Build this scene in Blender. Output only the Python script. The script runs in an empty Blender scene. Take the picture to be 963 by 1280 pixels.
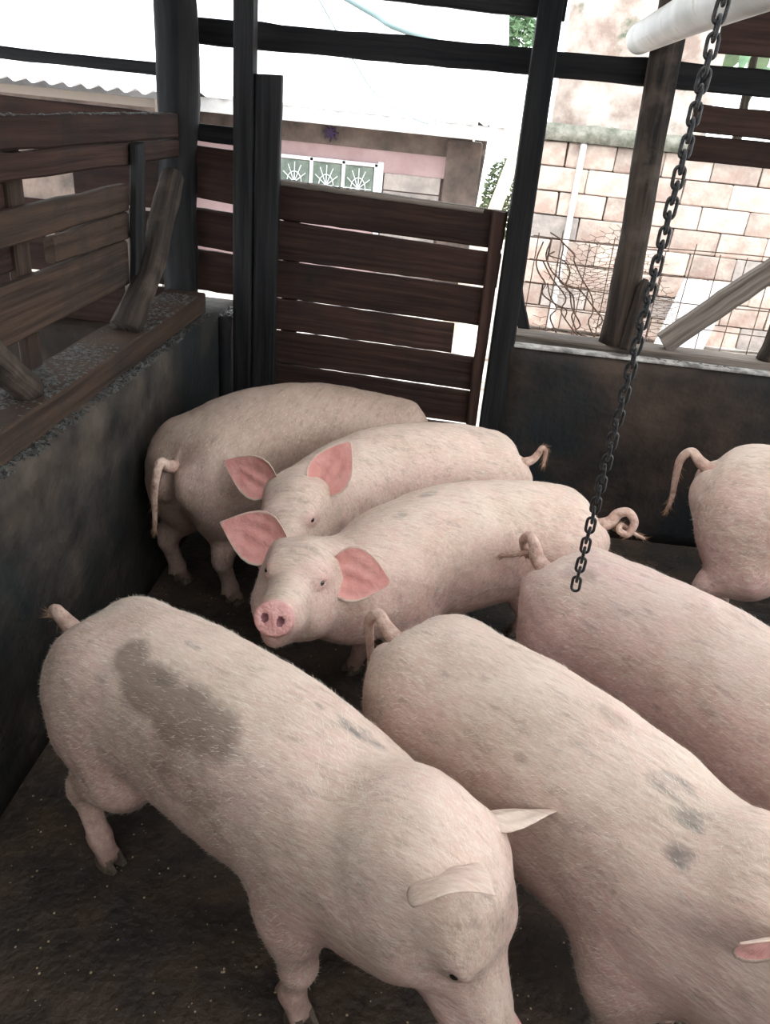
import bpy, bmesh, math, random
import numpy as np
from mathutils import Vector, Matrix, noise as mn

# ------------------------------------------------------------------ camera
FPX, W, H = 980.0, 963.0, 1280.0
EYE = 1.75
sc = bpy.context.scene
_n = np.array([290. - W / 2, 2510. - H / 2])
_D = np.array([_n[0], _n[1], FPX]); _D /= np.linalg.norm(_D)
_vx = 590 - W / 2; _vy = -(_D[0] * _vx + _D[2] * FPX) / _D[1]
_F = np.array([_vx, _vy, FPX]); _F /= np.linalg.norm(_F)
_X = np.cross(_D, _F)
if _X[0] < 0: _X = -_X
M = np.stack([_X, _F, -_D])
cam = bpy.data.cameras.new('camera'); camo = bpy.data.objects.new('camera', cam)
sc.collection.objects.link(camo)
R3 = Matrix([[M[i][0], -M[i][1], -M[i][2]] for i in range(3)])
camo.matrix_world = Matrix.Translation((0, 0, EYE)) @ R3.to_4x4()
cam.sensor_fit = 'VERTICAL'; cam.sensor_height = 24.0; cam.lens = FPX / H * 24.0
cam.clip_start = 0.02
sc.camera = camo

def at(u, v, Y):
    "point of the plane y = Y seen at a photograph pixel (to take measurements)"
    r = M @ np.array([u - W / 2, v - H / 2, FPX]); t = Y / r[1]
    return Vector((r[0] * t, Y, EYE + r[2] * t))
def atx(u, v, X):
    r = M @ np.array([u - W / 2, v - H / 2, FPX]); t = X / r[0]
    return Vector((X, r[1] * t, EYE + r[2] * t))

# ------------------------------------------------------------------ light
w = bpy.data.worlds.new('sky'); sc.world = w; w.use_nodes = True
nt = w.node_tree; bg = nt.nodes['Background']
bg.inputs[0].default_value = (0.90, 0.96, 1.0, 1); bg.inputs[1].default_value = 3.6
sun = bpy.data.lights.new('sun', 'SUN'); suno = bpy.data.objects.new('sun', sun)
sc.collection.objects.link(suno)
sun.energy = 1.0; sun.angle = math.radians(30); sun.color = (1, .95, .88)
suno.rotation_euler = (math.radians(38), math.radians(8), 0)
sc.view_settings.view_transform = 'Standard'; sc.view_settings.look = 'None'
sc.view_settings.gamma = 1; sc.view_settings.use_curve_mapping = False
sc.view_settings.exposure = 0.42
sc.cycles.max_bounces = 6; sc.cycles.diffuse_bounces = 4

rnd = random.Random(7)
C = sc.collection

# ------------------------------------------------------------------ materials
def mat(name, col, rough=.8, col2=None, scale=8, detail=6, bump=0, bscale=None, metal=0, grain=False,
        contrast=(.35, .65), col3=None, scale3=2, c3=(.5, .7), coord='Object', spec=.4, objvar=0):
    m = bpy.data.materials.new(name); m.use_nodes = True
    N = m.node_tree.nodes; L = m.node_tree.links; b = N['Principled BSDF']
    b.inputs['Roughness'].default_value = rough; b.inputs['Metallic'].default_value = metal
    b.inputs['Specular IOR Level'].default_value = spec * (.35 if grain or 'concrete' in name or 'wall' in name else 1)
    tc = N.new('ShaderNodeTexCoord'); mp = N.new('ShaderNodeMapping')
    if grain:
        L.new(tc.outputs['UV'], mp.inputs[0]); mp.inputs['Scale'].default_value = (1.6, 34, 1)
    else:
        L.new(tc.outputs[coord], mp.inputs[0])
    out = None
    if objvar:
        oi = N.new('ShaderNodeObjectInfo')
        vm = N.new('ShaderNodeVectorMath'); vm.operation = 'SCALE'; vm.inputs[0].default_value = (13, 7, 5)
        L.new(oi.outputs['Random'], vm.inputs['Scale']); L.new(vm.outputs[0], mp.inputs['Location'])
    if col2 is None:
        b.inputs['Base Color'].default_value = (*col, 1)
    else:
        n = N.new('ShaderNodeTexNoise'); n.inputs['Scale'].default_value = scale if not grain else 1.0
        n.inputs['Detail'].default_value = detail; n.inputs['Roughness'].default_value = .62
        L.new(mp.outputs[0], n.inputs['Vector'])
        r = N.new('ShaderNodeValToRGB'); L.new(n.outputs['Fac'], r.inputs[0])
        r.color_ramp.elements[0].position = contrast[0]; r.color_ramp.elements[1].position = contrast[1]
        r.color_ramp.elements[0].color = (*col, 1); r.color_ramp.elements[1].color = (*col2, 1)
        out = r.outputs[0]
        if col3 is not None:
            n3 = N.new('ShaderNodeTexNoise'); n3.inputs['Scale'].default_value = scale3; n3.inputs['Detail'].default_value = 5
            n3.inputs['Roughness'].default_value = .6
            L.new(tc.outputs['Object'], n3.inputs['Vector'])
            r3 = N.new('ShaderNodeMapRange'); r3.inputs['From Min'].default_value = c3[0]; r3.inputs['From Max'].default_value = c3[1]
            L.new(n3.outputs['Fac'], r3.inputs['Value'])
            mx = N.new('ShaderNodeMix'); mx.data_type = 'RGBA'; L.new(r3.outputs[0], mx.inputs['Factor'])
            L.new(out, mx.inputs['A']); mx.inputs['B'].default_value = (*col3, 1); out = mx.outputs['Result']
        if objvar:
            hs = N.new('ShaderNodeHueSaturation')
            mr = N.new('ShaderNodeMapRange'); mr.inputs['To Min'].default_value = 1 - objvar; mr.inputs['To Max'].default_value = 1 + objvar
            L.new(oi.outputs['Random'], mr.inputs['Value']); L.new(mr.outputs[0], hs.inputs['Value'])
            L.new(out, hs.inputs['Color']); out = hs.outputs[0]
        L.new(out, b.inputs['Base Color'])
    if bump:
        nb = N.new('ShaderNodeTexNoise'); nb.inputs['Scale'].default_value = bscale or (scale * 2.5); nb.inputs['Detail'].default_value = 8
        L.new(mp.outputs[0], nb.inputs['Vector'])
        bp = N.new('ShaderNodeBump'); bp.inputs['Strength'].default_value = bump; bp.inputs['Distance'].default_value = .02
        L.new(nb.outputs['Fac'], bp.inputs['Height']); L.new(bp.outputs[0], b.inputs['Normal'])
    return m

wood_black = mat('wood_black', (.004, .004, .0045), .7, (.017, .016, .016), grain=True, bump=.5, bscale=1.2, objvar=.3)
wood_red = mat('wood_red', (.014, .0075, .006), .8, (.052, .027, .020), grain=True, bump=.5, bscale=1.2, contrast=(.3, .75), col3=(.018, .013, .011), scale3=4, objvar=.25)
wood_brown = mat('wood_brown', (.024, .015, .011), .8, (.080, .050, .035), grain=True, bump=.5, bscale=1.2, contrast=(.3, .75), col3=(.028, .022, .019), scale3=5, objvar=.15)
wood_grey = mat('wood_grey', (.06, .048, .04), .8, (.22, .18, .15), grain=True, bump=.5, bscale=1.2, objvar=.2)
wood_pale = mat('wood_pale', (.45, .34, .25), .8, (.72, .6, .48), grain=True, bump=.2, bscale=1.2)
bark = mat('bark', (.012, .010, .009), .85, (.06, .044, .034), grain=True, bump=.8, bscale=1, col3=(.10, .075, .06), scale3=5, c3=(.52, .75))
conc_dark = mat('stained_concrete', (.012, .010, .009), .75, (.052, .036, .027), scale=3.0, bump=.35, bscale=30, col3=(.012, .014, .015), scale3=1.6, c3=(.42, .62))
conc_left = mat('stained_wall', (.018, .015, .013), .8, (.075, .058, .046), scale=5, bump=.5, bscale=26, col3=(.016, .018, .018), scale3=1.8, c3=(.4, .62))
conc_top = mat('worn_concrete_ledge', (.12, .11, .10), .85, (.42, .40, .37), scale=14, bump=.6, bscale=50)
muck = mat('dried_muck', (.02, .018, .016), .6, (.10, .095, .085), scale=40, bump=.8, bscale=120, objvar=0)
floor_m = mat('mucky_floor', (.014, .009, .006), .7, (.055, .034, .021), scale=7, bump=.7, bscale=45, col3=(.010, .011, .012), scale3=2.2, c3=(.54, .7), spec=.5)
ground_m = mat('dusty_ground', (.50, .40, .33), .9, (.8, .72, .65), scale=4, bump=.5, bscale=30)
straw_m = mat('straw', (.22, .15, .08), .8, (.5, .4, .26), scale=60)
roof_m = mat('white_roof_sheet', (.74, .76, .8), .5, (.88, .89, .92), scale=3, spec=.3)
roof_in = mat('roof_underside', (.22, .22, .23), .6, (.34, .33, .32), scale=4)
fascia_m = mat('fascia', (.42, .41, .40), .7, (.55, .54, .53), scale=6)
mud_shadow_m = mat('mud_render_and_shadow', (.07, .055, .048), .9, (.16, .12, .10), scale=4, bump=.5, bscale=20)
pink_m = mat('pink_render', (.36, .24, .24), .85, (.46, .33, .33), scale=3)
block_m = mat('cream_block', (.33, .26, .225), .9, (.52, .44, .38), scale=6, bump=.5, bscale=30, col3=(.34, .22, .18), scale3=3, c3=(.5, .7), objvar=.22)
grey_block = mat('grey_block', (.25, .225, .21), .9, (.40, .35, .32), scale=6, bump=.5, bscale=30, objvar=.15)
mortar_m = mat('mortar', (.20, .155, .13), .95, (.30, .24, .20), scale=10, bump=.5, bscale=40)
coping_m = mat('mossy_coping', (.09, .095, .07), .9, (.26, .25, .21), scale=9, bump=.6, bscale=30)
plaster_m = mat('peeling_plaster', (.24, .18, .15), .9, (.55, .47, .42), scale=3.2, bump=.4, bscale=20, col3=(.11, .12, .085), scale3=4.5, c3=(.58, .72))
win_m = mat('white_window_frame', (.86, .9, .92), .5)
glass_m = mat('window_glass', (.10, .14, .11), .15, (.26, .30, .26), scale=6, spec=.6)
leaf_m = mat('leaf', (.07, .14, .07), .6, (.20, .32, .18), scale=2)
moss_m = mat('dark_leaf', (.07, .10, .05), .8, (.16, .20, .10), scale=8)
teal_m = mat('teal_paint', (.15, .21, .21), .5)
pipe_m = mat('white_pipe', (.55, .54, .5), .5, (.74, .73, .7), scale=6, col3=(.4, .36, .3), scale3=12, c3=(.58, .75))
steel_m = mat('chain_steel', (.014, .015, .018), .5, (.06, .055, .05), scale=50, metal=.5, bump=.2, bscale=160)
wire_m = mat('rusty_wire', (.07, .035, .022), .7, (.2, .12, .08), scale=30)
cable_m = mat('cable', (.30, .36, .38), .6)
purple_m = mat('purple_paint', (.03, .01, .05), .6)
brick_m = mat('red_brick', (.33, .12, .07), .9, (.5, .22, .14), scale=9, bump=.3)
eye_m = mat('eye', (.012, .010, .010), .12, spec=.8)
hoof_m = mat('hoof_horn', (.05, .038, .03), .6, (.16, .12, .09), scale=40)
hair_m = mat('bristle', (.62, .53, .42), .6, (.74, .66, .56), scale=5)

def skin_material(name, seed, base=(.57, .44, .36), pink=(.55, .33, .29)):
    m = bpy.data.materials.new(name); m.use_nodes = True
    N = m.node_tree.nodes; L = m.node_tree.links; b = N['Principled BSDF']
    tc = N.new('ShaderNodeTexCoord')
    def noise(scale, det=5, vec=None, rough=.6):
        n = N.new('ShaderNodeTexNoise'); n.inputs['Scale'].default_value = scale; n.inputs['Detail'].default_value = det
        n.inputs['Roughness'].default_value = rough
        L.new(vec or tc.outputs['Object'], n.inputs['Vector']); return n.outputs['Fac']
    def mr(v, a, c, d=0, e=1):
        n = N.new('ShaderNodeMapRange'); n.inputs[1].default_value = a; n.inputs[2].default_value = c
        n.inputs[3].default_value = d; n.inputs[4].default_value = e; L.new(v, n.inputs[0]); return n.outputs[0]
    def mth(op, a, c):
        n = N.new('ShaderNodeMath'); n.operation = op
        for i, q in enumerate((a, c)):
            if isinstance(q, (int, float)): n.inputs[i].default_value = q
            else: L.new(q, n.inputs[i])
        return n.outputs[0]
    def mix(f, A, B, mode='MIX'):
        n = N.new('ShaderNodeMix'); n.data_type = 'RGBA'; n.blend_type = mode
        L.new(f, n.inputs['Factor'])
        for k, q in (('A', A), ('B', B)):
            if isinstance(q, tuple): n.inputs[k].default_value = (*q, 1)
            else: L.new(q, n.inputs[k])
        return n.outputs['Result']
    at_ = N.new('ShaderNodeAttribute'); at_.attribute_name = 'marks'
    sp = N.new('ShaderNodeSeparateColor'); L.new(at_.outputs['Color'], sp.inputs[0])
    off = N.new('ShaderNodeMapping'); off.inputs['Location'].default_value = (seed * 3.1, seed, 0)
    L.new(tc.outputs['Object'], off.inputs[0]); O = off.outputs[0]
    st = N.new('ShaderNodeMapping'); st.inputs['Scale'].default_value = (.22, 1, .6); L.new(O, st.inputs[0])
    blot = mr(noise(5, 5, O), .35, .68)
    c = mix(blot, base, tuple(.5 * (p + q) for p, q in zip(base, pink)))
    c = mix(mth('MULTIPLY', sp.outputs[0], .9), c, pink)
    tan = mth('MULTIPLY', mr(noise(6, 7, O, .65), .46, .72), .62)
    c = mix(tan, c, tuple(q * f for q, f in zip(base, (.64, .62, .54))))
    fleck = mth('MULTIPLY', mr(noise(60, 4, st.outputs[0], .7), .52, .70), .50)
    c = mix(fleck, c, tuple(q * .42 for q in base))
    streak = mth('MULTIPLY', mr(noise(150, 3, st.outputs[0], .7), .45, .70), .45)
    c = mix(streak, c, tuple(min(.8, q * f) for q, f in zip(base, (1.22, 1.38, 1.42))))
    d = mth('ADD', sp.outputs[1], mth('MULTIPLY', mth('SUBTRACT', noise(14, 6, O), .5), .9))
    c = mix(mth('MULTIPLY', mr(d, .34, .78), .70), c, (.145, .098, .072))
    g = mth('ADD', sp.outputs[2], mth('MULTIPLY', mth('SUBTRACT', noise(38, 6, st.outputs[0], .75), .5), 2.4))
    c = mix(mth('MULTIPLY', mr(g, .45, 1.15), .70), c, (.085, .09, .085))
    L.new(c, b.inputs['Base Color'])
    b.inputs['Roughness'].default_value = .62; b.inputs['Specular IOR Level'].default_value = .3
    b.inputs['Subsurface Weight'].default_value = .12; b.inputs['Subsurface Radius'].default_value = (.02, .008, .005)
    b.inputs['Subsurface Scale'].default_value = .6
    h = mth('ADD', noise(170, 4, st.outputs[0], .7), mth('MULTIPLY', noise(28, 4, O), .9))
    bp = N.new('ShaderNodeBump'); bp.inputs['Strength'].default_value = .42; bp.inputs['Distance'].default_value = .006
    L.new(h, bp.inputs['Height']); L.new(bp.outputs[0], b.inputs['Normal'])
    return m
ear_in = mat('ear_inner_skin', (.70, .36, .32), .55, (.58, .25, .22), scale=14, bump=.3, bscale=40)
ear_in.node_tree.nodes['Principled BSDF'].inputs['Subsurface Weight'].default_value = .3
ear_in.node_tree.nodes['Principled BSDF'].inputs['Subsurface Radius'].default_value = (.02, .006, .004)
snout_m = mat('snout_skin', (.62, .34, .31), .45, (.48, .23, .21), scale=30, bump=.4, bscale=130)
nostril_m = mat('nostril', (.20, .085, .095), .6)
tail_skin = mat('tail_skin', (.42, .25, .2), .6, (.58, .42, .34), scale=20, bump=.4, bscale=90, col3=(.2, .13, .09), scale3=30)
tuft_m = mat('tail_tuft', (.20, .11, .06), .7, (.36, .22, .13), scale=30)

# ------------------------------------------------------------------ helpers
def link(name, me, m, parent=None, loc=None):
    o = bpy.data.objects.new(name, me); C.objects.link(o)
    if m is not None:
        for q in (m if isinstance(m, (list, tuple)) else [m]): me.materials.append(q)
    if parent is not None: o.parent = parent
    if loc is not None: o.location = loc
    return o
def tag(o, label=None, cat=None, group=None, kind=None):
    if label: o['label'] = label
    if cat: o['category'] = cat
    if group: o['group'] = group
    if kind: o['kind'] = kind
    return o
def empty(name, loc, label, cat, group=None):
    o = bpy.data.objects.new(name, None); C.objects.link(o); o.location = loc; o.empty_display_size = .1
    return tag(o, label, cat, group)
def pymesh(name, V, F, smooth=False, mi=None):
    me = bpy.data.meshes.new(name); me.from_pydata([tuple(v) for v in V], [], F)
    if smooth: me.shade_smooth()
    if mi is not None: me.polygons.foreach_set('material_index', mi)
    me.update(); return me
def npmesh(name, V, F, smooth=True, mi=None):
    "V (n,3), F (m,k) numpy"
    me = bpy.data.meshes.new(name); n, k = F.shape
    me.vertices.add(len(V)); me.vertices.foreach_set('co', np.ascontiguousarray(V, dtype=np.float32).ravel())
    me.loops.add(n * k); me.loops.foreach_set('vertex_index', F.astype(np.int32).ravel())
    me.polygons.add(n); me.polygons.foreach_set('loop_start', (np.arange(n) * k).astype(np.int32))
    me.polygons.foreach_set('loop_total', np.full(n, k, dtype=np.int32))
    if mi is not None: me.polygons.foreach_set('material_index', mi.astype(np.int32))
    me.update(calc_edges=True); me.validate()
    if smooth: me.shade_smooth()
    return me

def plank_mesh(TL, TR, BL, BR, t, n=10, jag=.004, seed=0, topjag=None, warp=.003):
    """a sawn board: face corners (front face), t = thickness vector towards the back."""
    TL, TR, BL, BR, t = map(Vector, (TL, TR, BL, BR, t)); r = random.Random(seed)
    Vv = []; uv = []; Ln = (TR - TL).length; Ht = (TL - BL).length
    up = (TL - BL).normalized(); tj = topjag if topjag is not None else jag; td = t.normalized()
    b = min(.006, t.length * .2)
    ax = (TR - TL).normalized()
    for i in range(n + 1):
        f = i / n; T = TL.lerp(TR, f); B = BL.lerp(BR, f)
        T = T + up * (r.uniform(-.5, .5) * tj + mn.noise(Vector((f * Ln * 5, seed, 0))) * tj); B = B + up * (r.uniform(-.6, .6) * jag)
        wv = td * mn.noise(Vector((f * Ln * 3, 5, seed))) * warp
        e = 0
        if i in (0, n):
            T = T + ax * r.uniform(-1, 1) * jag; B = B + ax * r.uniform(-1, 1) * jag
        for p, vv in ((T - up * b + wv, Ht - b), (B + up * b + wv, b), (B + td * b + wv, 0), (B + t - td * b + wv, -.02), (B + t + up * b + wv, b), (T + t - up * b + wv, Ht - b), (T + t - td * b + wv, Ht + .02), (T + td * b + wv, Ht + .01)):
            Vv.append(p); uv.append((f * Ln + seed * .37, vv + seed * .11))
    F = []
    for i in range(n):
        a = i * 8; c = a + 8
        for k in range(8):
            F.append((a + k, a + (k + 1) % 8, c + (k + 1) % 8, c + k))
    F.append(tuple(range(7, -1, -1))); F.append(tuple(n * 8 + k for k in range(8)))
    me = pymesh('plank', Vv, F)
    ul = me.uv_layers.new(name='UVMap')
    for lp in me.loops: ul.data[lp.index].uv = uv[lp.vertex_index]
    bm = bmesh.new(); bm.from_mesh(me); bmesh.ops.recalc_face_normals(bm, faces=bm.faces); bm.to_mesh(me); bm.free()
    return me
_ps = [10]
def plank(name, TL, TR, BL, BR, t, m, parent=None, **k):
    _ps[0] += 1
    me = plank_mesh(TL, TR, BL, BR, t, seed=k.pop('seed', _ps[0]), **k)
    o = link(name, me, m, None)
    if parent is not None:
        off = Vector(parent.location); me.transform(Matrix.Translation(-off)); o.parent = parent
    else:
        c = Vector(BL); me.transform(Matrix.Translation(-c)); o.location = c
    return o
def hplank(name, y, x0, x1, zt0, zt1, zb0, zb1, th, m, parent=None, **k):
    return plank(name, (x0, y, zt0), (x1, y, zt1), (x0, y, zb0), (x1, y, zb1), (0, th, 0), m, parent, **k)

def catmull(P, n):
    P = [Vector(p) for p in P]; Q = [P[0] * 2 - P[1]] + P + [P[-1] * 2 - P[-2]]; out = []
    for i in range(len(P) - 1):
        a, b, c, d = Q[i:i + 4]
        for j in range(n):
            t = j / n
            out.append(.5 * ((2 * b) + (c - a) * t + (2 * a - 5 * b + 4 * c - d) * t * t + (3 * b - a - 3 * c + d) * t ** 3))
    out.append(P[-1]); return out
def tube_data(pts, rad, seg=12, nz=0, seed=0, cap=True):
    n = len(pts); V = []; UV = []; F = []
    ref = Vector((0, 0, 1)); t0 = (pts[1] - pts[0]).normalized()
    if abs(t0.dot(ref)) > .9: ref = Vector((1, 0, 0))
    nrm = (ref - t0 * ref.dot(t0)).normalized(); L = 0
    for i, p in enumerate(pts):
        t = (pts[min(i + 1, n - 1)] - pts[max(i - 1, 0)]).normalized()
        nrm = (nrm - t * nrm.dot(t)).normalized(); bn = t.cross(nrm)
        if i: L += (p - pts[i - 1]).length
        for k in range(seg):
            a = 2 * math.pi * k / seg
            r = rad[i] if not callable(rad) else rad(i / (n - 1))
            d = nrm * math.cos(a) + bn * math.sin(a)
            if nz: r *= 1 + nz * mn.noise(Vector((math.cos(a) * 1.3, math.sin(a) * 1.3, L * 6 + seed * 9))) + nz * .5 * mn.noise(Vector((math.cos(a) * 4, math.sin(a) * 4, L * 20 + seed)))
            V.append(p + d * r); UV.append((L, k / seg * .25))
    for i in range(n - 1):
        for k in range(seg):
            F.append((i * seg + k, i * seg + (k + 1) % seg, (i + 1) * seg + (k + 1) % seg, (i + 1) * seg + k))
    if cap:
        F.append(tuple(range(seg - 1, -1, -1))); F.append(tuple((n - 1) * seg + k for k in range(seg)))
    return V, F, UV
def tube(name, pts, rad, m, parent=None, seg=12, nz=0, seed=0, sub=1, smooth=True):
    P = catmull(pts, sub) if sub > 1 else [Vector(p) for p in pts]
    if isinstance(rad, (int, float)): rr = [rad] * len(P)
    else: rr = list(np.interp(np.linspace(0, 1, len(P)), np.linspace(0, 1, len(rad)), rad))
    V, F, UV = tube_data(P, rr, seg, nz, seed)
    base = Vector(parent.location) if parent is not None and parent.parent is None else (Vector((0, 0, 0)) if parent is not None else Vector(P[0]))
    me = pymesh(name, [v - base for v in V], F, smooth)
    ul = me.uv_layers.new(name='UVMap')
    for lp in me.loops: ul.data[lp.index].uv = UV[lp.vertex_index]
    o = link(name, me, m, parent)
    if parent is None: o.location = base
    return o
def multi_tubes(name, lines, r, m, parent=None, seg=4):
    V = []; F = []
    base = Vector(parent.location) if parent is not None else Vector((0, 0, 0))
    for ln in lines:
        v, f, _ = tube_data([Vector(p) for p in ln], [r] * len(ln), seg, cap=False)
        k = len(V); V += [q - base for q in v]; F += [tuple(i + k for i in q) for q in f]
    return link(name, pymesh(name, V, F, True), m, parent)
def box_mesh(sx, sy, sz, bev=.006, jit=0, seed=0):
    bm = bmesh.new(); bmesh.ops.create_cube(bm, size=1)
    for v in bm.verts: v.co = Vector((v.co.x * sx, v.co.y * sy, v.co.z * sz))
    if bev: bmesh.ops.bevel(bm, geom=list(bm.edges), offset=bev, segments=1, affect='EDGES')
    r = random.Random(seed)
    if jit:
        for v in bm.verts: v.co += Vector((r.uniform(-1, 1), r.uniform(-1, 1), r.uniform(-1, 1))) * jit
    me = bpy.data.meshes.new('box'); bm.to_mesh(me); bm.free(); return me
def box(name, c, s, m, parent=None, bev=.006, **k):
    me = box_mesh(*s, bev, **k); c = Vector(c)
    if parent is not None and parent.type == 'EMPTY': c = c - Vector(parent.location)
    return link(name, me, m, parent, c)
def wavy_slab(name, x0, x1, y0, y1, z0, z1, m, kind='structure', step=.08, amp=.006, seed=3):
    "masonry block with uneven faces"
    nx = max(1, int((x1 - x0) / step)); ny = max(1, int((y1 - y0) / step)); nz = max(1, int((z1 - z0) / step))
    bm = bmesh.new(); vs = {}
    def v(i, j, k):
        if (i, j, k) not in vs:
            p = Vector((x0 + (x1 - x0) * i / nx, y0 + (y1 - y0) * j / ny, z0 + (z1 - z0) * k / nz))
            q = mn.noise_vector(p * 4 + Vector((seed, 0, 0))) * amp + mn.noise_vector(p * 13) * amp * .5
            if k == 0: q.z = 0
            vs[(i, j, k)] = bm.verts.new(p + q)
        return vs[(i, j, k)]
    for i in range(nx):
        for j in range(ny):
            for k in (0, nz): bm.faces.new((v(i, j, k), v(i + 1, j, k), v(i + 1, j + 1, k), v(i, j + 1, k)))
    for i in range(nx):
        for k in range(nz):
            for j in (0, ny): bm.faces.new((v(i, j, k), v(i + 1, j, k), v(i + 1, j, k + 1), v(i, j, k + 1)))
    for j in range(ny):
        for k in range(nz):
            for i in (0, nx): bm.faces.new((v(i, j, k), v(i, j + 1, k), v(i, j + 1, k + 1), v(i, j, k + 1)))
    bmesh.ops.recalc_face_normals(bm, faces=bm.faces)
    me = bpy.data.meshes.new(name); bm.to_mesh(me); bm.free(); me.shade_smooth()
    o = link(name, me, m)
    if kind: o['kind'] = kind
    return o
def blobs(name, spots, m, kind='stuff', parent=None, flat=.5, seed=1):
    "scatter of small lumps, joined; spots = (x,y,z,r)"
    r = random.Random(seed); V = []; F = []
    for (x, y, z, s) in spots:
        k = len(V); a0 = r.random() * 6
        for j, (rr, zz) in enumerate(((1, 0), (.75, .6))):
            for i in range(5):
                a = a0 + i * 2 * math.pi / 5 + j * .3; q = s * rr * r.uniform(.7, 1.2)
                V.append((x + q * math.cos(a), y + q * math.sin(a), z + s * flat * zz * r.uniform(.7, 1.3)))
        V.append((x, y, z + s * flat))
        for i in range(5):
            F.append((k + i, k + (i + 1) % 5, k + 5 + (i + 1) % 5, k + 5 + i)); F.append((k + 5 + i, k + 5 + (i + 1) % 5, k + 10))
    o = link(name, pymesh(name, V, F), m, parent)
    if kind: o['kind'] = kind
    return o

# ------------------------------------------------------------------ setting
WH = .86
def grid_floor(name, x0, x1, y0, y1, z, step, amp, m):
    nx = int((x1 - x0) / step); ny = int((y1 - y0) / step)
    X, Y = np.meshgrid(np.linspace(x0, x1, nx + 1), np.linspace(y0, y1, ny + 1), indexing='ij')
    Z = np.zeros_like(X)
    for i in range(nx + 1):
        for j in range(ny + 1):
            p = Vector((X[i, j] * 3, Y[i, j] * 3, 0)); Z[i, j] = z + amp * (mn.noise(p) + .5 * mn.noise(p * 4)) - amp
    V = np.stack([X, Y, Z], -1).reshape(-1, 3); I = np.arange((nx + 1) * (ny + 1)).reshape(nx + 1, ny + 1)
    F = np.stack([I[:-1, :-1], I[1:, :-1], I[1:, 1:], I[:-1, 1:]], -1).reshape(-1, 4)
    o = link(name, npmesh(name, V, F), m); o['kind'] = 'structure'; return o
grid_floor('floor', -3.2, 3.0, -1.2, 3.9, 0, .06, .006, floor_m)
grid_floor('yard_ground', -14, 14, 3.85, 22, -.01, .35, .03, ground_m)
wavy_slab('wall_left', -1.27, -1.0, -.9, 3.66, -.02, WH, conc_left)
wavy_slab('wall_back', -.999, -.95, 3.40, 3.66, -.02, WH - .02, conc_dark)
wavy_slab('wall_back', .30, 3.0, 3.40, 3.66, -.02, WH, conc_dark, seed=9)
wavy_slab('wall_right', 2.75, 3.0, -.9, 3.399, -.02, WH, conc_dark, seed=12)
wavy_slab('front_light_block', -3.2, 3.0, -1.3, -1.15, -.02, 2.3, conc_left, seed=21, step=.2)  # unseen slab added behind the camera to hold back frontal light
# neighbour pen on the left
wavy_slab('wall_neighbour', -3.2, -1.271, 3.40, 3.66, -.02, .72, conc_dark, seed=15)
# worn pale ledges on top of the walls
tag(box('trim_1', (1.655, 3.42, WH + .004), (2.69, .06, .012), conc_top, bev=.003), kind='structure')

# roof over the pen
def corrugated(name, x0, x1, y0, y1, z0, z1, m, pitch=.076, amp=.009, along='y', parent=None, jag=0):
    "sheet with waves across x, sloping from (y0,z0) to (y1,z1)"
    n = int((x1 - x0) / pitch * 6); V = []; F = []
    for i in range(n + 1):
        x = x0 + (x1 - x0) * i / n; h = amp * math.sin(2 * math.pi * i / 6)
        V += [(x, y0, z0 + h), (x, y1, z1 + h), (x, y0, z0 + h - .004), (x, y1, z1 + h - .004)]
    for i in range(n):
        a = i * 4; F += [(a, a + 4, a + 5, a + 1), (a + 2, a + 3, a + 7, a + 6), (a, a + 2, a + 6, a + 4), (a + 1, a + 5, a + 7, a + 3)]
    off = Vector(parent.location) if parent is not None else Vector((0, 0, 0))
    return link(name, pymesh(name, [Vector(v) - off for v in V], F, True), m, parent)
# gap shaped into the unseen roof to light the pigs' backs from above
cr = corrugated('ceiling', -6.5, .0, -1.0, 4.1, 2.95, 2.35, roof_in); cr['kind'] = 'structure'
cr = corrugated('ceiling', 1.45, 3.2, -1.0, 4.1, 2.95, 2.35, roof_in); cr['kind'] = 'structure'
cr = corrugated('ceiling', .0, 1.45, -1.0, .6, 2.95, 2.76, roof_in); cr['kind'] = 'structure'
cr = corrugated('ceiling', .0, 1.45, 2.5, 4.1, 2.537, 2.35, roof_in); cr['kind'] = 'structure'

sp = [(rnd.uniform(-.95, 1.0), rnd.uniform(.7, 2.6), -.004, rnd.uniform(.001, .0035)) for i in range(900)]
tag(blobs('feed_crumbs', sp, straw_m, seed=31), 'pale specks of spilled feed scattered on the dark floor', 'crumbs', kind='stuff')
# ------------------------------------------------------------------ pen timber
def post(label, pts, rad, m, seg=14, nz=.12, sub=6, group='timber posts of the pen'):
    o = tube('post', pts, rad, m, None, seg, nz, rnd.randint(1, 99), sub)
    return tag(o, label, 'post', group)
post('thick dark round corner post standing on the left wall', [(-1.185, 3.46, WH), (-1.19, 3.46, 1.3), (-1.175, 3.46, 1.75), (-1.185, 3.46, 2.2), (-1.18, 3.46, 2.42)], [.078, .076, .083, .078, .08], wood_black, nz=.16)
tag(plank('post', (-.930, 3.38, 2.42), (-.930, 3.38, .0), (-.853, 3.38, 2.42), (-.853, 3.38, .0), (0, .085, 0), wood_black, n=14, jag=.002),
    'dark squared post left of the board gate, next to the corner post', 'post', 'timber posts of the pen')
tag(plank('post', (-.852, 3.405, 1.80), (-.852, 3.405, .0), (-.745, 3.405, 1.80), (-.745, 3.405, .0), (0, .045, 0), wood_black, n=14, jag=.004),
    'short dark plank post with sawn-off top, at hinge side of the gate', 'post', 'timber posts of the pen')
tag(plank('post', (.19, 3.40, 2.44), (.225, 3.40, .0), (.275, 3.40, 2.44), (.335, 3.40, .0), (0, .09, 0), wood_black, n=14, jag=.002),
    'dark squared post right of the gate at its free edge', 'post', 'timber posts of the pen')
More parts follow.
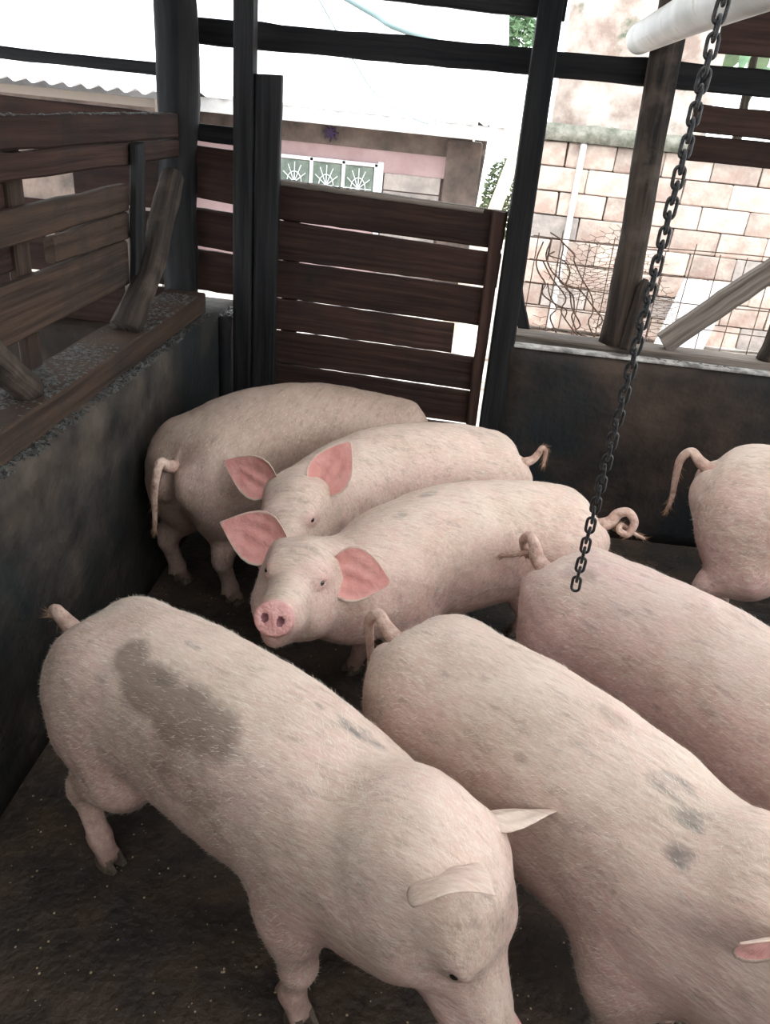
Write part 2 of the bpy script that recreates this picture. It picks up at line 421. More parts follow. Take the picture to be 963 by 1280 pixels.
post('smooth round timber post standing on back wall sill behind the chain', [(.755, 3.52, WH + .035), (.742, 3.52, 1.3), (.71, 3.52, 1.8), (.695, 3.52, 2.2), (.69, 3.52, 2.42)], [.066, .06, .06, .062, .06], bark, nz=.08)
post('short round stub nailed to foot of the smooth round post', [(.800, 3.45, WH + .035), (.804, 3.45, 1.0), (.808, 3.45, 1.15), (.812, 3.46, 1.19)], [.036, .034, .030, .012], bark, nz=.12, seg=10)
a = at(955, 448, 3.5)
post('short round post stump on the sill at right edge', [(a.x + .02, 3.52, WH + .035), (a.x + .04, 3.52, 1.12), (a.x + .05, 3.52, 2.4)], [.045, .045, .04], bark)
a = at(828, 438, 3.49); b = at(985, 328, 3.49)
tag(plank('brace', a + Vector((-.03, 0, .06)), b + Vector((-.02, 0, .05)), a + Vector((.03, 0, -.015)), b + Vector((.03, 0, -.03)), (0, .05, 0), wood_grey, n=12, jag=.004),
    'grey sawn brace slanting up to the right from back wall sill', 'brace', 'slanting braces of the pen')
a = at(645, 345, 3.62); b = at(656, 427, 3.62)
tag(plank('brace', a + Vector((-.03, 0, 0)), (b.x - .03, 3.62, WH), a + Vector((.015, 0, .02)), (b.x + .025, 3.62, WH), (0, .03, 0), wood_black, n=6),
    'small dark slanting brace behind the post right of the gate', 'brace', 'slanting braces of the pen')
tag(plank('wall_plate', (.30, 3.47, WH + .037), (2.99, 3.47, WH + .037), (.30, 3.47, WH - .003), (2.99, 3.47, WH - .003), (0, .12, 0), wood_grey, n=24, jag=.003),
    'flat timber sill plate lying on back wall right of gate', 'sill plate')
# rails
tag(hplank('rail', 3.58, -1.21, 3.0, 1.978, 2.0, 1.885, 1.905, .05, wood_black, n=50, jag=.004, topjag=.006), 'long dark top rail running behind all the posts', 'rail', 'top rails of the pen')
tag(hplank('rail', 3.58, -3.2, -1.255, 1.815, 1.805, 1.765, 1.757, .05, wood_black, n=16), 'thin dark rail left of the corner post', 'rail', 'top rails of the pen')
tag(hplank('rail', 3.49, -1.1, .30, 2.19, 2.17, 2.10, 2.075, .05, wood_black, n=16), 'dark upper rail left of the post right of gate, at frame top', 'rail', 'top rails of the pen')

# upper right boards
ub = empty('board_fence', (.95, 3.64, 1.65), 'dark reddish board panel at upper right, above the round post top rail', 'panel')
hplank('board', 3.64, .885, 3.0, 1.853, 1.845, 1.752, 1.745, .025, wood_red, ub, n=16, jag=.004)
hplank('board', 3.64, .90, 3.0, 1.744, 1.738, 1.645, 1.66, .025, wood_red, ub, n=16, jag=.004)
hplank('board', 3.40, .855, 3.0, 2.19, 2.19, 2.015, 2.035, .025, wood_red, ub, n=16, jag=.004)

# boards between corner post and gate
bl = empty('board_fence', (-1.02, 3.5, WH), 'narrow dark board infill between the corner post and the gate post', 'fence')
for z1a, z1b, z0a, z0b in ((1.60, 1.60, 1.535, 1.530), (1.517, 1.510, 1.313, 1.295), (1.272, 1.262, 1.114, 1.10), (1.100, 1.088, .925, .915)):
    hplank('board', 3.5, -1.13, -.90, z1a, z1b, z0a, z0b, .028, wood_black if z1a > 1.55 else wood_red, bl, n=5, jag=.003)
# gate
GY = 3.47
gate = empty('gate', (-.25, GY, 0.0), 'dark brown gate of wide horizontal boards with a broken hole', 'gate')
rows = [(1.412, 1.388, 1.265, 1.243), (1.262, 1.225, 1.101, 1.085), (1.097, 1.074, .938, .913),
        (.934, .910, .795, .778), (.789, .769, .640, .617), (.635, .607, .470, .455), (.452, .444, .25, .25), (.245, .245, .06, .06)]
for i, (a, b, c, d) in enumerate(rows):
    if i == 3:   # board split short: the hole near its right end
        hplank('board', GY, -.775, .045, a, b, c, d, .028, wood_red, gate, n=20, jag=.0025)
        continue
    if i == 2:
        hplank('board', GY, -.775, .20, a, b, c, d, .028, wood_red, gate, n=20, jag=.002); continue
    hplank('board', GY, -.775, .20, a, b, c, d, .028, wood_red, gate, n=20, jag=.002, topjag=.007 if i == 0 else .002)
hplank('cap_strip', GY - .012, -.76, .10, 1.424, 1.398, 1.400, 1.378, .045, wood_grey, gate, n=14, jag=.002)
plank('stile', (.135, GY - .035, 1.40), (.165, GY - .035, .05), (.195, GY - .035, 1.395), (.205, GY - .035, .05), (0, .03, 0), wood_red, gate, n=12)
plank('stile', (-.74, GY + .03, 1.36), (-.74, GY + .03, .05), (-.67, GY + .03, 1.36), (-.67, GY + .03, .05), (0, .03, 0), wood_red, gate, n=12)

# left partition: rails on the wall
PX = -1.15
lp = empty('board_partition', (PX, 2.0, WH), 'brown board partition standing on the left wall', 'fence')
def lboard(y0, y1, zt0, zt1, zb0, zb1, m, x=PX, th=.032, **k):
    return plank('board', (x, y0, zt0), (x, y1, zt1), (x, y0, zb0), (x, y1, zb1), (-th, 0, 0), m, lp, n=22, **k)
lboard(-.6, 2.80, 1.238, 1.231, 1.058, 1.082, wood_brown, jag=.004)
lboard(-.6, 2.83, 1.404, 1.416, 1.316, 1.328, wood_brown, jag=.004)
lboard(2.27, 2.83, 1.315, 1.326, 1.241, 1.234, wood_brown, jag=.003)
lboard(-.6, 3.38, 1.636, 1.634, 1.563, 1.545, wood_red, jag=.004, topjag=.007)
lboard(-.6, 3.38, 1.560, 1.542, 1.474, 1.478, wood_red, jag=.008)
lboard(-.6, 2.17, 1.472, 1.473, 1.24, 1.24, wood_red, x=PX - .05, jag=.003)
plank('strut', (PX + .034, 2.85, 1.545), (PX + .034, 2.77, WH + .1), (PX + .034, 2.93, 1.545), (PX + .034, 2.86, WH + .1), (-.03, 0, 0), wood_black, lp, n=8)
plank('strut', (PX - .036, 2.12, 1.60), (PX - .036, 2.12, WH + .1), (PX - .036, 2.20, 1.60), (PX - .036, 2.20, WH + .1), (-.03, 0, 0), wood_brown, lp, n=8)
tag(tube('brace', [(-1.12, 2.66, .955), (-1.10, 2.86, 1.12), (-1.11, 3.02, 1.26), (-1.12, 3.20, 1.42)], [.05, .046, .05, .045], bark, None, 12, .2, 5, 6), 'knotty slanting log brace leaning against the corner post', 'brace', 'slanting braces of the pen')
tag(tube('brace', [(-1.12, 1.98, .955), (-1.12, 1.86, 1.06), (-1.12, 1.70, 1.20)], [.045, .045, .045], bark, None, 12, .2, 8, 6), 'stub of a log brace on left wall at left edge of view', 'brace', 'slanting braces of the pen')
# timber beam bedded on the left wall with muck
tag(plank('beam', (-1.05, -.7, .945), (-1.05, 3.38, .945), (-1.05, -.7, WH - .004), (-1.05, 3.38, WH - .004), (-.17, 0, 0), wood_brown, n=40, jag=.004), 'long timber beam lying on top of the left wall', 'beam')
sp = []
for i in range(4600):
    y = rnd.uniform(.6, 3.3); x = -1.205 + abs(rnd.gauss(0, .5)) * .15 if rnd.random() < .75 else rnd.uniform(-1.2, -1.06)
    x = min(max(x, -1.21), -1.06); sp.append((x, y, .943, rnd.uniform(.003, .010)))
tag(blobs('dried_muck', sp, muck), 'dark crumbly dried muck on top of the left beam', 'muck', kind='stuff')
sp = [(rnd.uniform(-1.05, -1.012), rnd.uniform(.6, 3.35), WH - .002, rnd.uniform(.004, .016)) for i in range(900)]
tag(blobs('dried_muck', sp, muck, seed=4), 'dark crumbs of muck along ledge of left wall below the beam', 'muck', kind='stuff')
sp = [(rnd.uniform(-1.1, -.93), rnd.uniform(3.42, 3.6), WH - .022, rnd.uniform(.006, .02)) for i in range(140)]
tag(blobs('dried_muck', sp, muck, seed=5), 'muck lumps on the low wall left of the gate', 'muck', kind='stuff')
sp = [(rnd.gauss(.93, .12) if i % 2 else rnd.gauss(1.18, .05), rnd.uniform(3.405, 3.445), WH + .008, rnd.uniform(.003, .012)) for i in range(60)]
tag(blobs('dried_muck', sp, muck, seed=6), 'small crumbs on the back wall ledge right of the chain', 'muck', kind='stuff')
sp = [(rnd.uniform(-.76, .12), GY + rnd.uniform(-.005, .03), 1.40 + (.012 * (-x_ if False else 0)), rnd.uniform(.004, .012)) for x_, i in ((0, i) for i in range(160))]
sp = [(x, y, 1.422 - (x + .76) * .030, r) for (x, y, z, r) in sp if x < -.3 or r < .007]
tag(blobs('dried_muck', sp, muck, seed=7), 'black muck crust on the top edge of the gate', 'muck', kind='stuff')
sp = [(PX - rnd.uniform(0, .03), rnd.uniform(1.8, 3.2) if rnd.random() < .4 else rnd.uniform(2.7, 3.3), 1.632, rnd.uniform(.004, .013)) for i in range(160)]
tag(blobs('dried_muck', sp, muck, seed=8), 'muck crust along top edge of the left board partition', 'muck', kind='stuff')

# neighbour pen fence behind the partition
nf = empty('board_fence', (-2.2, 3.5, .7), 'dark reddish board fence behind the left partition', 'fence')
for a, b, c, d in ((1.635, 1.625, 1.50, 1.50), (1.24, 1.235, 1.10, 1.10), (1.085, 1.08, .93, .93), (.915, .915, .72, .72)):
    hplank('board', 3.5, -3.2, -1.27, a, b, c, d, .028, wood_red, nf, n=14, jag=.004)
hplank('board', 3.5, -1.66, -1.27, 1.49, 1.49, 1.25, 1.25, .028, wood_red, nf, n=5, jag=.003)
plank('upright', (-1.45, 3.47, 1.24), (-1.45, 3.47, .72), (-1.39, 3.47, 1.24), (-1.39, 3.47, .72), (0, .028, 0), wood_grey, nf, n=6)

# chain
def link_mesh():
    P = []; a, r = .017, .0105
    for i in range(12):
        t = math.pi * i / 12 * 2; x = r * math.cos(t); z = r * math.sin(t)
        z += a * (1 if z > 1e-6 else (-1 if z < -1e-6 else 0))
        P.append(Vector((x, 0, z)))
    P2 = []
    for i in range(9): t = math.pi * i / 8; P2.append(Vector((r * math.cos(t), 0, a - .005 + r * math.sin(t))))
    for i in range(9): t = math.pi + math.pi * i / 8; P2.append(Vector((r * math.cos(t), 0, -a + .005 + r * math.sin(t))))
    V = []; F = []; n = len(P2); sg = 8; R = .0041
    for i, p in enumerate(P2):
        t = (P2[(i + 1) % n] - P2[i - 1]).normalized(); nr = Vector((0, 1, 0)); bn = t.cross(nr)
        for k in range(sg):
            an = 2 * math.pi * k / sg; V.append(p + nr * R * math.cos(an) + bn * R * math.sin(an))
    for i in range(n):
        for k in range(sg): F.append((i * sg + k, i * sg + (k + 1) % sg, ((i + 1) % n) * sg + (k + 1) % sg, ((i + 1) % n) * sg + k))
    return pymesh('link', V, F, True)
lm = link_mesh(); lm.materials.append(steel_m)
cx, cy, cz = .335, 1.40, .889
chain = empty('chain', (cx, cy, cz), 'dark steel link chain hanging down in front of the pigs', 'chain')
pitch = .0228; nl = int((2.62 - cz) / pitch)
for i in range(nl):
    o = bpy.data.objects.new('link', lm); C.objects.link(o); o.parent = chain
    z = .02 + i * pitch
    o.scale = (.75,) * 3; o.location = (.009 * z, .003 * math.sin(z * 9), z)
    o.rotation_euler = (rnd.uniform(-.06, .06), rnd.uniform(-.05, .05), (math.pi / 2 if i % 2 else 0) - .235 + .22 * math.sin(z * 2.1))
# pipe resting on the rail
tag(tube('pipe', [(.535, 1.0, 2.02), (.555, 2.5, 2.035), (.61, 3.60, 2.052)], .055, pipe_m, None, 24, 0), 'pale grey round plastic pipe above the top rail', 'pipe')

# ------------------------------------------------------------------ yard beyond
# boundary block wall
bw = bpy.data.objects.new('boundary_wall', box_mesh(4.4, .12, 1.6, 0)); C.objects.link(bw); bw.data.materials.append(mortar_m)
bw.location = (.62 + 2.2, 7.62, .8); bw['kind'] = 'structure'
bms = [box_mesh(.404, .10, .190, .008, .004, s) for s in range(4)]
for q in bms: q.materials.append(block_m)
bmg = [q.copy() for q in bms]
for q in bmg: q.materials.clear(); q.materials.append(grey_block)
for rw in range(8):
    z = .1 + rw * .198; xx = .66 + (.2 if rw % 2 else 0)
    if rw % 2:
        o = link('block', box_mesh(.19, .10, .185, .008, .004, rw), None, bw, (.75 - bw.location.x, -.085, z - .8)); o.data.materials.append(block_m)
    while xx < 4.8:
        if not (.98 < xx + .2 < 1.14 and False):
            me = (bmg if rnd.random() < .22 else bms)[rnd.randint(0, 3)]
            o = bpy.data.objects.new('block', me); C.objects.link(o); o.parent = bw
            o.location = (xx + .2 - bw.location.x, -.085 + rnd.uniform(-.006, .006), z - .8)
        xx += .412
co = wavy_slab('coping', 0, 4.45, 0, .34, 0, .13, coping_m, None, .1, .018); co.parent = bw; co.location = (-2.25, -.2, .79)
pl = box('pilaster', (0.98 - bw.location.x, -.1, 0), (.05, .16, 1.58), fascia_m, bw, bev=.01)
up = tag(wavy_slab('upper_wall', .72, 2.05, 7.85, 8.0, 0, 3.6, plaster_m, 'structure', .15, .02))
# ledge brick courses on the upper wall
# house
hs = empty('house', (-1.5, 9.0, 0), 'low pink and brown house with white sheet roof and window', 'house')
box('wall', (-3.8, 9.15, .55), (7.4, .2, 1.1), pink_m, hs, bev=0)
box('wall', (-3.78, 9.10, 1.19), (7.4, .26, .22), pink_m, hs, bev=.004)
box('shadow_band', (-3.75, 9.12, 1.415), (7.6, .34, .24), mud_shadow_m, hs, bev=0)  # brown strip painting the shadow under the eave
box('column', (-.02, 9.05, .75), (.36, .4, 1.42), mud_shadow_m, hs, bev=.02)
for r in range(6):
    box('block', (-.53, 8.98, 1.0 - r * .175), (.60, .05, .165), grey_block, hs, bev=.006)
box('door_frame', (-.875, 8.99, .62), (.06, .06, 1.12), win_m, hs)
wn = empty('window', (0, 0, 0), None, None); wn.parent = hs; wn.location = (0, 0, 0)
C.objects.unlink(wn); bpy.data.objects.remove(wn)
wf = link('window', pymesh('window', *(lambda q: q)((
    [(x, y, z) for x in (-1.96, -.91) for y in (8.95, 9.0) for z in (.62, 1.16)] , [(0, 1, 3, 2), (4, 6, 7, 5), (0, 2, 6, 4), (1, 5, 7, 3), (2, 3, 7, 6)]))), win_m, hs)
# keep the window backing behind the panes
for v in wf.data.vertices: v.co -= Vector(hs.location) - Vector((0, .03, 0))
def wbox(n, c, s, m): return link(n, box_mesh(*s, .003), m, wf, Vector(c) - Vector(hs.location))
for i in range(3):
    x = -1.79 + i * .345
    wbox('pane', (x, 8.965, .90), (.30, .02, .44), glass_m)
for i in range(4): wbox('mullion', (-1.955 + i * .345, 8.945, .89), (.035, .03, .54), win_m)
wbox('frame_rail', (-1.44, 8.945, 1.145), (1.08, .03, .035), win_m)
wbox('frame_rail', (-1.44, 8.945, .64), (1.08, .03, .035), win_m)
ln = []
for i in range(3):
    x = -1.79 + i * .345
    for k in range(6):
        a = math.pi * k / 6; ln.append([(x - .14 * math.cos(a), 8.94, .9 - .2 * math.sin(a)), (x + .14 * math.cos(a), 8.94, .9 + .2 * math.sin(a))])
    ln.append([(x + .08 * math.cos(t * .52), 8.94, .9 + .11 * math.sin(t * .52)) for t in range(13)])
multi_tubes('grille', [[Vector(p) - Vector(hs.location) for p in q] for q in ln], .0055, win_m, wf)
# star ornament
bm = bmesh.new(); vs = []
for k in range(16):
    a = math.pi * k / 8; r = .09 if k % 2 == 0 else .035; vs.append(bm.verts.new((r * math.cos(a), 0, r * math.sin(a))))
f = bm.faces.new(vs); e = bmesh.ops.extrude_face_region(bm, geom=[f])
for q in e['geom']:
    if isinstance(q, bmesh.types.BMVert): q.co.y += .02
bmesh.ops.recalc_face_normals(bm, faces=bm.faces)
me = bpy.data.meshes.new('star'); bm.to_mesh(me); bm.free()
c = at(413, 162, 8.9)
tag(link('star_ornament', me, purple_m, None, (c.x, 8.925, c.z - .03)), 'dark purple star ornament on painted brown shadow band above the window', 'ornament')
# house roofs
corrugated('roof', -7.5, .35, 8.45, 13.2, 1.645, 3.05, roof_m, pitch=.16, amp=.018, parent=hs)
box('fascia', (-3.58, 8.5, 1.56), (7.84, .04, .13), fascia_m, hs, bev=.004)
h2 = empty('outbuilding', (-4.6, 8.0, 0), 'low shed at left with white corrugated roof and brown wall', 'shed')
corrugated('roof', -7.5, -2.56, 7.2, 8.38, 1.64, 1.80, roof_m, pitch=.16, amp=.022, parent=h2)
box('wall', (-4.9, 7.8, .78), (4.6, .2, 1.5), mud_shadow_m, h2, bev=0)
box('fascia', (-4.9, 7.3, 1.555), (4.6, .03, .07), wood_grey, h2, bev=.003)
box('post', (-2.62, 7.25, .8), (.07, .07, 1.6), wood_grey, h2)
r2 = corrugated('far_roof', -12, -1.0, 15.2, 19, 3.2, 4.2, roof_m, pitch=.2, amp=.03)
h3 = empty('far_building', (-6, 16, 0), 'white roofed building far behind the low shed', 'building'); r2.parent = h3
r2.data.transform(Matrix.Translation((6, -16, 0))); r2.name = 'roof'
box('wall', (-6, 16, 1.4), (9, .3, 2.8), fascia_m, h3)
# leaning plank and sheet
a = at(604, 262, 6.6); b = at(648, 165, 6.9)
tag(plank('plank', (b.x, 6.9, b.z), (a.x - .25, 6.45, 0), (b.x + .10, 6.9, b.z), (a.x - .12, 6.45, 0), (0, .03, 0), wood_pale, n=6), 'pale plank leaning beside the boundary wall', 'plank')
a0 = at(872, 352, 7.1); b0 = at(905, 352, 7.1)
tag(plank('white_sheet', (a0.x - .05, 7.3, .62), (a0.x + .38, 7.3, .60), (a0.x - .30, 6.9, 0), (a0.x + .12, 6.9, 0), (0, .02, 0), fascia_m, n=6), 'white sheet leaning on foot of the block wall', 'sheet')
# rubble and bricks
sp = [(rnd.uniform(.35, 4), rnd.uniform(4.6, 7.2), 0, rnd.uniform(.01, .07)) for i in range(420)]
tag(blobs('rubble', sp, ground_m, flat=.7, seed=22), 'pale rubble strewn on yard ground below the block wall', 'rubble', kind='stuff')
for i, (u, v) in enumerate(((868, 428), (893, 424), (575, 418))):
    Y = 5.6; p = at(u, v, Y)
    lab = ('red brick lying in yard left of the slanting brace', 'red brick lying in yard under the slanting brace', 'red brick seen through the broken gate hole')[i]
    o = link('brick', box_mesh(.22, .10, .075, .004, .003, i), brick_m, None, (p.x, Y, .04)); o.rotation_euler = (0, 0, .3 + i); tag(o, lab, 'brick', 'red bricks in the yard')
# wire mesh fence
lines = []
for i in range(16):
    x = .42 + i * .135; lines.append([(x + .008 * math.sin(i * 3 + z), 4.35 + .01 * math.sin(i + z * 3), z) for z in np.linspace(.0, 1.22 + .03 * math.sin(i * 2.3), 9)])
for k in range(10):
    z = .06 + k * .128; lines.append([(x, 4.35 + .01 * math.sin(x * 5 + k), z + .012 * math.sin(x * 3 + k)) for x in np.linspace(.40, 2.5, 16)])
wfz = multi_tubes('wire_fence', lines, .0028, wire_m); tag(wfz, 'rusty welded wire fence with square openings behind the back wall', 'fence')
lines = []
hx = .03
def crump(x, z):
    return (x + .05 * mn.noise(Vector((x * 4, z * 4, 0))), 4.25 + .10 * mn.noise(Vector((x * 3, z * 3, 5))), z + .06 * mn.noise(Vector((x * 4, z * 4, 9))))
for i in range(22):
    for j in range(26):
        x = .50 + i * hx * 1.05; z = .45 + j * hx * 1.25 + (hx * .62 if i % 2 else 0)
        if mn.noise(Vector((x * 3.2, z * 3.2, 2))) < -.16: continue
        if z > 1.3 - abs(x - .8) * .8: continue
        a = crump(x, z); b = crump(x, z + hx * .6); c = crump(x + hx * 1.05, z + hx * 1.25 * .5 + hx * .31); d = crump(x - hx * 1.05, z + hx * .93)
        lines += [[a, b], [b, c], [b, d]]
tag(multi_tubes('chicken_wire', lines, .0016, wire_m, seg=3), 'crumpled rusty chicken wire beside the smooth round post', 'wire netting', kind='stuff')
vl = []
for s in range(7):
    x = .42 + rnd.random() * .12; z = 1.3 - rnd.random() * .35; q = []
    for k in range(9): q.append((x, 4.2 + .05 * rnd.random(), z)); x += rnd.uniform(-.03, .09); z -= rnd.uniform(.02, .10)
    vl.append([tuple(p) for p in catmull(q, 3)])
tag(multi_tubes('dry_vine', vl, .004, wire_m), 'thin dry vines tangled in netting right of the gate', 'vine', kind='stuff')
vl = []
for s in range(26):
    x = 2.05 + rnd.random() * .3; q = [(x, 4.7, 0)]
    for k in range(5): q.append((q[-1][0] + rnd.uniform(-.08, .08), 4.7 + rnd.uniform(-.06, .06), q[-1][2] + rnd.uniform(.05, .16)))
    vl.append(q)
tag(multi_tubes('dry_twigs', vl, .005, wire_m), 'pile of dry twigs in the yard at right edge', 'twigs', kind='stuff')
# cables
a = at(396, -6, 6.0); b = at(440, 72, 6.4); c = at(475, 122, 6.7); d = at(530, 153, 7.0)
tag(tube('cable', [a, b, c, d, (d.x + .1, 8.44, 1.63)], .006, cable_m, None, 6, sub=6), 'thin grey cable sagging over the white roof', 'cable')
a = at(425, -6, 6.0); b = at(470, 20, 6.0); c = at(508, 40, 6.0); d = at(640, 78, 7.0)
tag(tube('hose', [a, b, c, d, (.9, 7.84, 2.1)], .015, teal_m, None, 8, sub=4), 'pale teal hose stretched above the top rail', 'hose')

# foliage
def leaf_cloud(name, c, r, n, m, size, parent, seed=0):
    R = random.Random(seed); V = []; F = []
    for i in range(n):
        while True:
            p = Vector((R.uniform(-1, 1), R.uniform(-1, 1), R.uniform(-1, 1)))
            if p.length < 1 and mn.noise(p * 2.2 + Vector((seed, 0, 0))) > -.12: break
        p = Vector((p.x * r[0], p.y * r[1], p.z * r[2])) + Vector(c)
        d = Vector((R.gauss(0, 1), R.gauss(0, 1), R.gauss(0, .6))).normalized(); q = d.cross(Vector((R.gauss(0, 1), R.gauss(0, 1), R.gauss(0, 1)))).normalized()
        s = size * R.uniform(.6, 1.3); k = len(V)
        V += [p - d * s, p + q * s * .4, p + d * s, p - q * s * .4]; F.append((k, k + 1, k + 2, k + 3))
    o = link(name, pymesh(name, V, F), m, parent); o['kind'] = 'stuff'; return o
def tree(loc, r, h, label, n=2600, size=.09, seed=1, m=leaf_m):
    t = empty('tree', loc, label, 'tree')
    tube('trunk', [loc, (loc[0] + .1, loc[1], h * .5), (loc[0], loc[1], h)], [.14, .1, .05], bark, t, 8, .1, sub=3)
    leaf_cloud('foliage', (0, 0, h), r, n, m, size, t, seed)
p = at(615, 22, 14.6); tree((p.x, 14.6, 0), (.95, .6, .6), p.z + .1, 'green tree crown rising behind house roof near the post right of gate', seed=3)
p = at(268, -8, 15); tree((p.x, 13.9, 0), (.7, .4, .5), p.z + .2, 'green tree crown between the two left posts at frame top', seed=5)
mo = empty('shrub', (.42, 8.6, 0), 'dark green shrub growing at the house corner', 'shrub'); leaf_cloud('foliage', (-.02, 0, .95), (.2, .2, .42), 1200, moss_m, .035, mo, 7)
# banana-like plant behind the wall at upper right
bp = empty('broadleaf_plant', (2.55, 8.6, 0), 'green broad-leaved plant at upper right between the rail boards', 'plant')
tube('stem', [(2.55, 8.6, 0), (2.56, 8.6, 1.6), (2.5, 8.6, 2.6)], [.06, .05, .03], bark, bp, 8)
for k in range(13):
    a = k * 2.4; zz = 2.3 + .8 * (k % 5) / 5; L = rnd.uniform(.6, .9); V = []; F = []
    for i in range(7):
        f = i / 6; wd = .10 * math.sin(math.pi * min(1, f * .9 + .1)); x = L * f; z = zz + .35 * f - .75 * f * f
        for s in (-1, 0, 1): V.append((x * math.cos(a) - s * wd * math.sin(a), x * math.sin(a) + s * wd * math.cos(a), z - abs(s) * .03))
    for i in range(6):
        for s in (0, 1): q = i * 3 + s; F.append((q, q + 1, q + 4, q + 3))
    link('leaf', pymesh('leaf', V, F, True), leaf_m, bp)

# ------------------------------------------------------------------ pigs
def surface_nets(D, o, h):
    "isosurface of a distance grid, as quads"
    S = D < 0; nx, ny, nz = D.shape
    c = S.astype(np.int8)
    cnt = sum(c[i:nx - 1 + i, j:ny - 1 + j, k:nz - 1 + k] for i in (0, 1) for j in (0, 1) for k in (0, 1))
    act = (cnt > 0) & (cnt < 8); idx = np.full(act.shape, -1, np.int64); I = np.argwhere(act); idx[act] = np.arange(len(I))
    P = np.zeros((len(I), 3)); N = np.zeros(len(I)); ix, iy, iz = I.T
    cor = [(i, j, k) for i in (0, 1) for j in (0, 1) for k in (0, 1)]
    for a in cor:
        for ax in range(3):
            if a[ax]: continue
            b = list(a); b[ax] = 1
            da = D[ix + a[0], iy + a[1], iz + a[2]]; db = D[ix + b[0], iy + b[1], iz + b[2]]
            m = (da < 0) != (db < 0); t = np.where(m, da / np.where(m, da - db, 1), 0)
            q = np.tile(np.array(a, float), (len(I), 1)); q[:, ax] += t
            P[m] += q[m]; N[m] += 1
    P = (P / N[:, None] + I) * h + o
    F = []
    for ax in range(3):
        u, v = [(1, 2), (2, 0), (0, 1)][ax]
        sl = [slice(1, n - 1) for n in D.shape]; sl[ax] = slice(0, D.shape[ax] - 1); s2 = list(sl); s2[ax] = slice(1, D.shape[ax])
        A = S[tuple(sl)]; B = S[tuple(s2)]; E = np.argwhere(A != B); fl = A[A != B]
        off = np.array([s.start for s in sl]); E = E + off
        def g(du, dv):
            q = E.copy(); q[:, u] += du; q[:, v] += dv; return idx[q[:, 0], q[:, 1], q[:, 2]]
        Q = np.stack([g(-1, -1), g(0, -1), g(0, 0), g(-1, 0)], 1); Q[~fl] = Q[~fl][:, ::-1]; F.append(Q)
    return P, np.concatenate(F)
def smooth_mesh(V, F, it=2, lam=.5, keep=None):
    e = np.concatenate([F[:, [0, 1]], F[:, [1, 2]], F[:, [2, 3]], F[:, [3, 0]]]); n = len(V)
    cnt = np.bincount(e.ravel(), minlength=n).astype(float)
    for k in range(it):
        for l in (lam, -lam * 1.04):
            s = np.stack([np.bincount(e[:, 0], V[e[:, 1], a], n) + np.bincount(e[:, 1], V[e[:, 0], a], n) for a in range(3)], 1)
            V = V + l * (s / cnt[:, None] - V)
    return V
class Field:
    def __init__(f, lo, hi, h):
        f.h = h; f.o = np.array(lo, float); f.n = np.ceil((np.array(hi) - f.o) / h).astype(int) + 1
        f.ax = [f.o[i] + h * np.arange(f.n[i]) for i in range(3)]; f.D = np.full(f.n, .5)
    def sub(f, lo, hi, pad):
        s = []
        for i in range(3):
            a = int(max(0, math.floor((lo[i] - pad - f.o[i]) / f.h))); b = int(min(f.n[i], math.ceil((hi[i] + pad - f.o[i]) / f.h) + 1)); s.append(slice(a, max(a + 1, b)))
        s = tuple(s); return s, np.meshgrid(f.ax[0][s[0]], f.ax[1][s[1]], f.ax[2][s[2]], indexing='ij')
    def comb(f, s, d, k, op):
        D = f.D[s]
        if op == 'add': hh = np.maximum(k - np.abs(D - d), 0) / k; f.D[s] = np.minimum(D, d) - hh * hh * k / 4
        else: d = -d; hh = np.maximum(k - np.abs(D - d), 0) / k; f.D[s] = np.maximum(D, d) + hh * hh * k / 4
    def ell(f, c, r, R=None, k=.04, op='add'):
        c = np.array(c, float); r = np.array(r, float); m = r.max()
        s, (X, Y, Z) = f.sub(c - m, c + m, k * 1.3); q = np.stack([X - c[0], Y - c[1], Z - c[2]], -1)
        if R is not None: q = q @ R
        k0 = np.linalg.norm(q / r, axis=-1); k1 = np.linalg.norm(q / (r * r), axis=-1)
        f.comb(s, k0 * (k0 - 1) / np.maximum(k1, 1e-6), k, op)
    def cone(f, a, b, ra, rb, k=.04, op='add', sq=None):
        a = np.array(a, float); b = np.array(b, float); m = max(ra, rb)
        s, (X, Y, Z) = f.sub(np.minimum(a, b) - m, np.maximum(a, b) + m, k * 1.3)
        q = np.stack([X, Y, Z], -1) - a; ab = b - a; t = np.clip(q @ ab / (ab @ ab), 0, 1)
        d = np.linalg.norm(q - t[..., None] * ab, axis=-1) - (ra + (rb - ra) * t); f.comb(s, d, k, op)
    def disc(f, c, R, r, hh, rnd_, k=.01, fl=1.0):
        "rounded disc, axis = first column of R"
        c = np.array(c, float); s, (X, Y, Z) = f.sub(c - r, c + r, k * 1.5 + .01); q = (np.stack([X, Y, Z], -1) - c) @ R
        a = np.hypot(q[..., 1], q[..., 2] / fl) - (r - rnd_); b = np.abs(q[..., 0]) - (hh - rnd_)
        d = np.hypot(np.maximum(a, 0), np.maximum(b, 0)) + np.minimum(np.maximum(a, b), 0) - rnd_; f.comb(s, d, k, 'add')

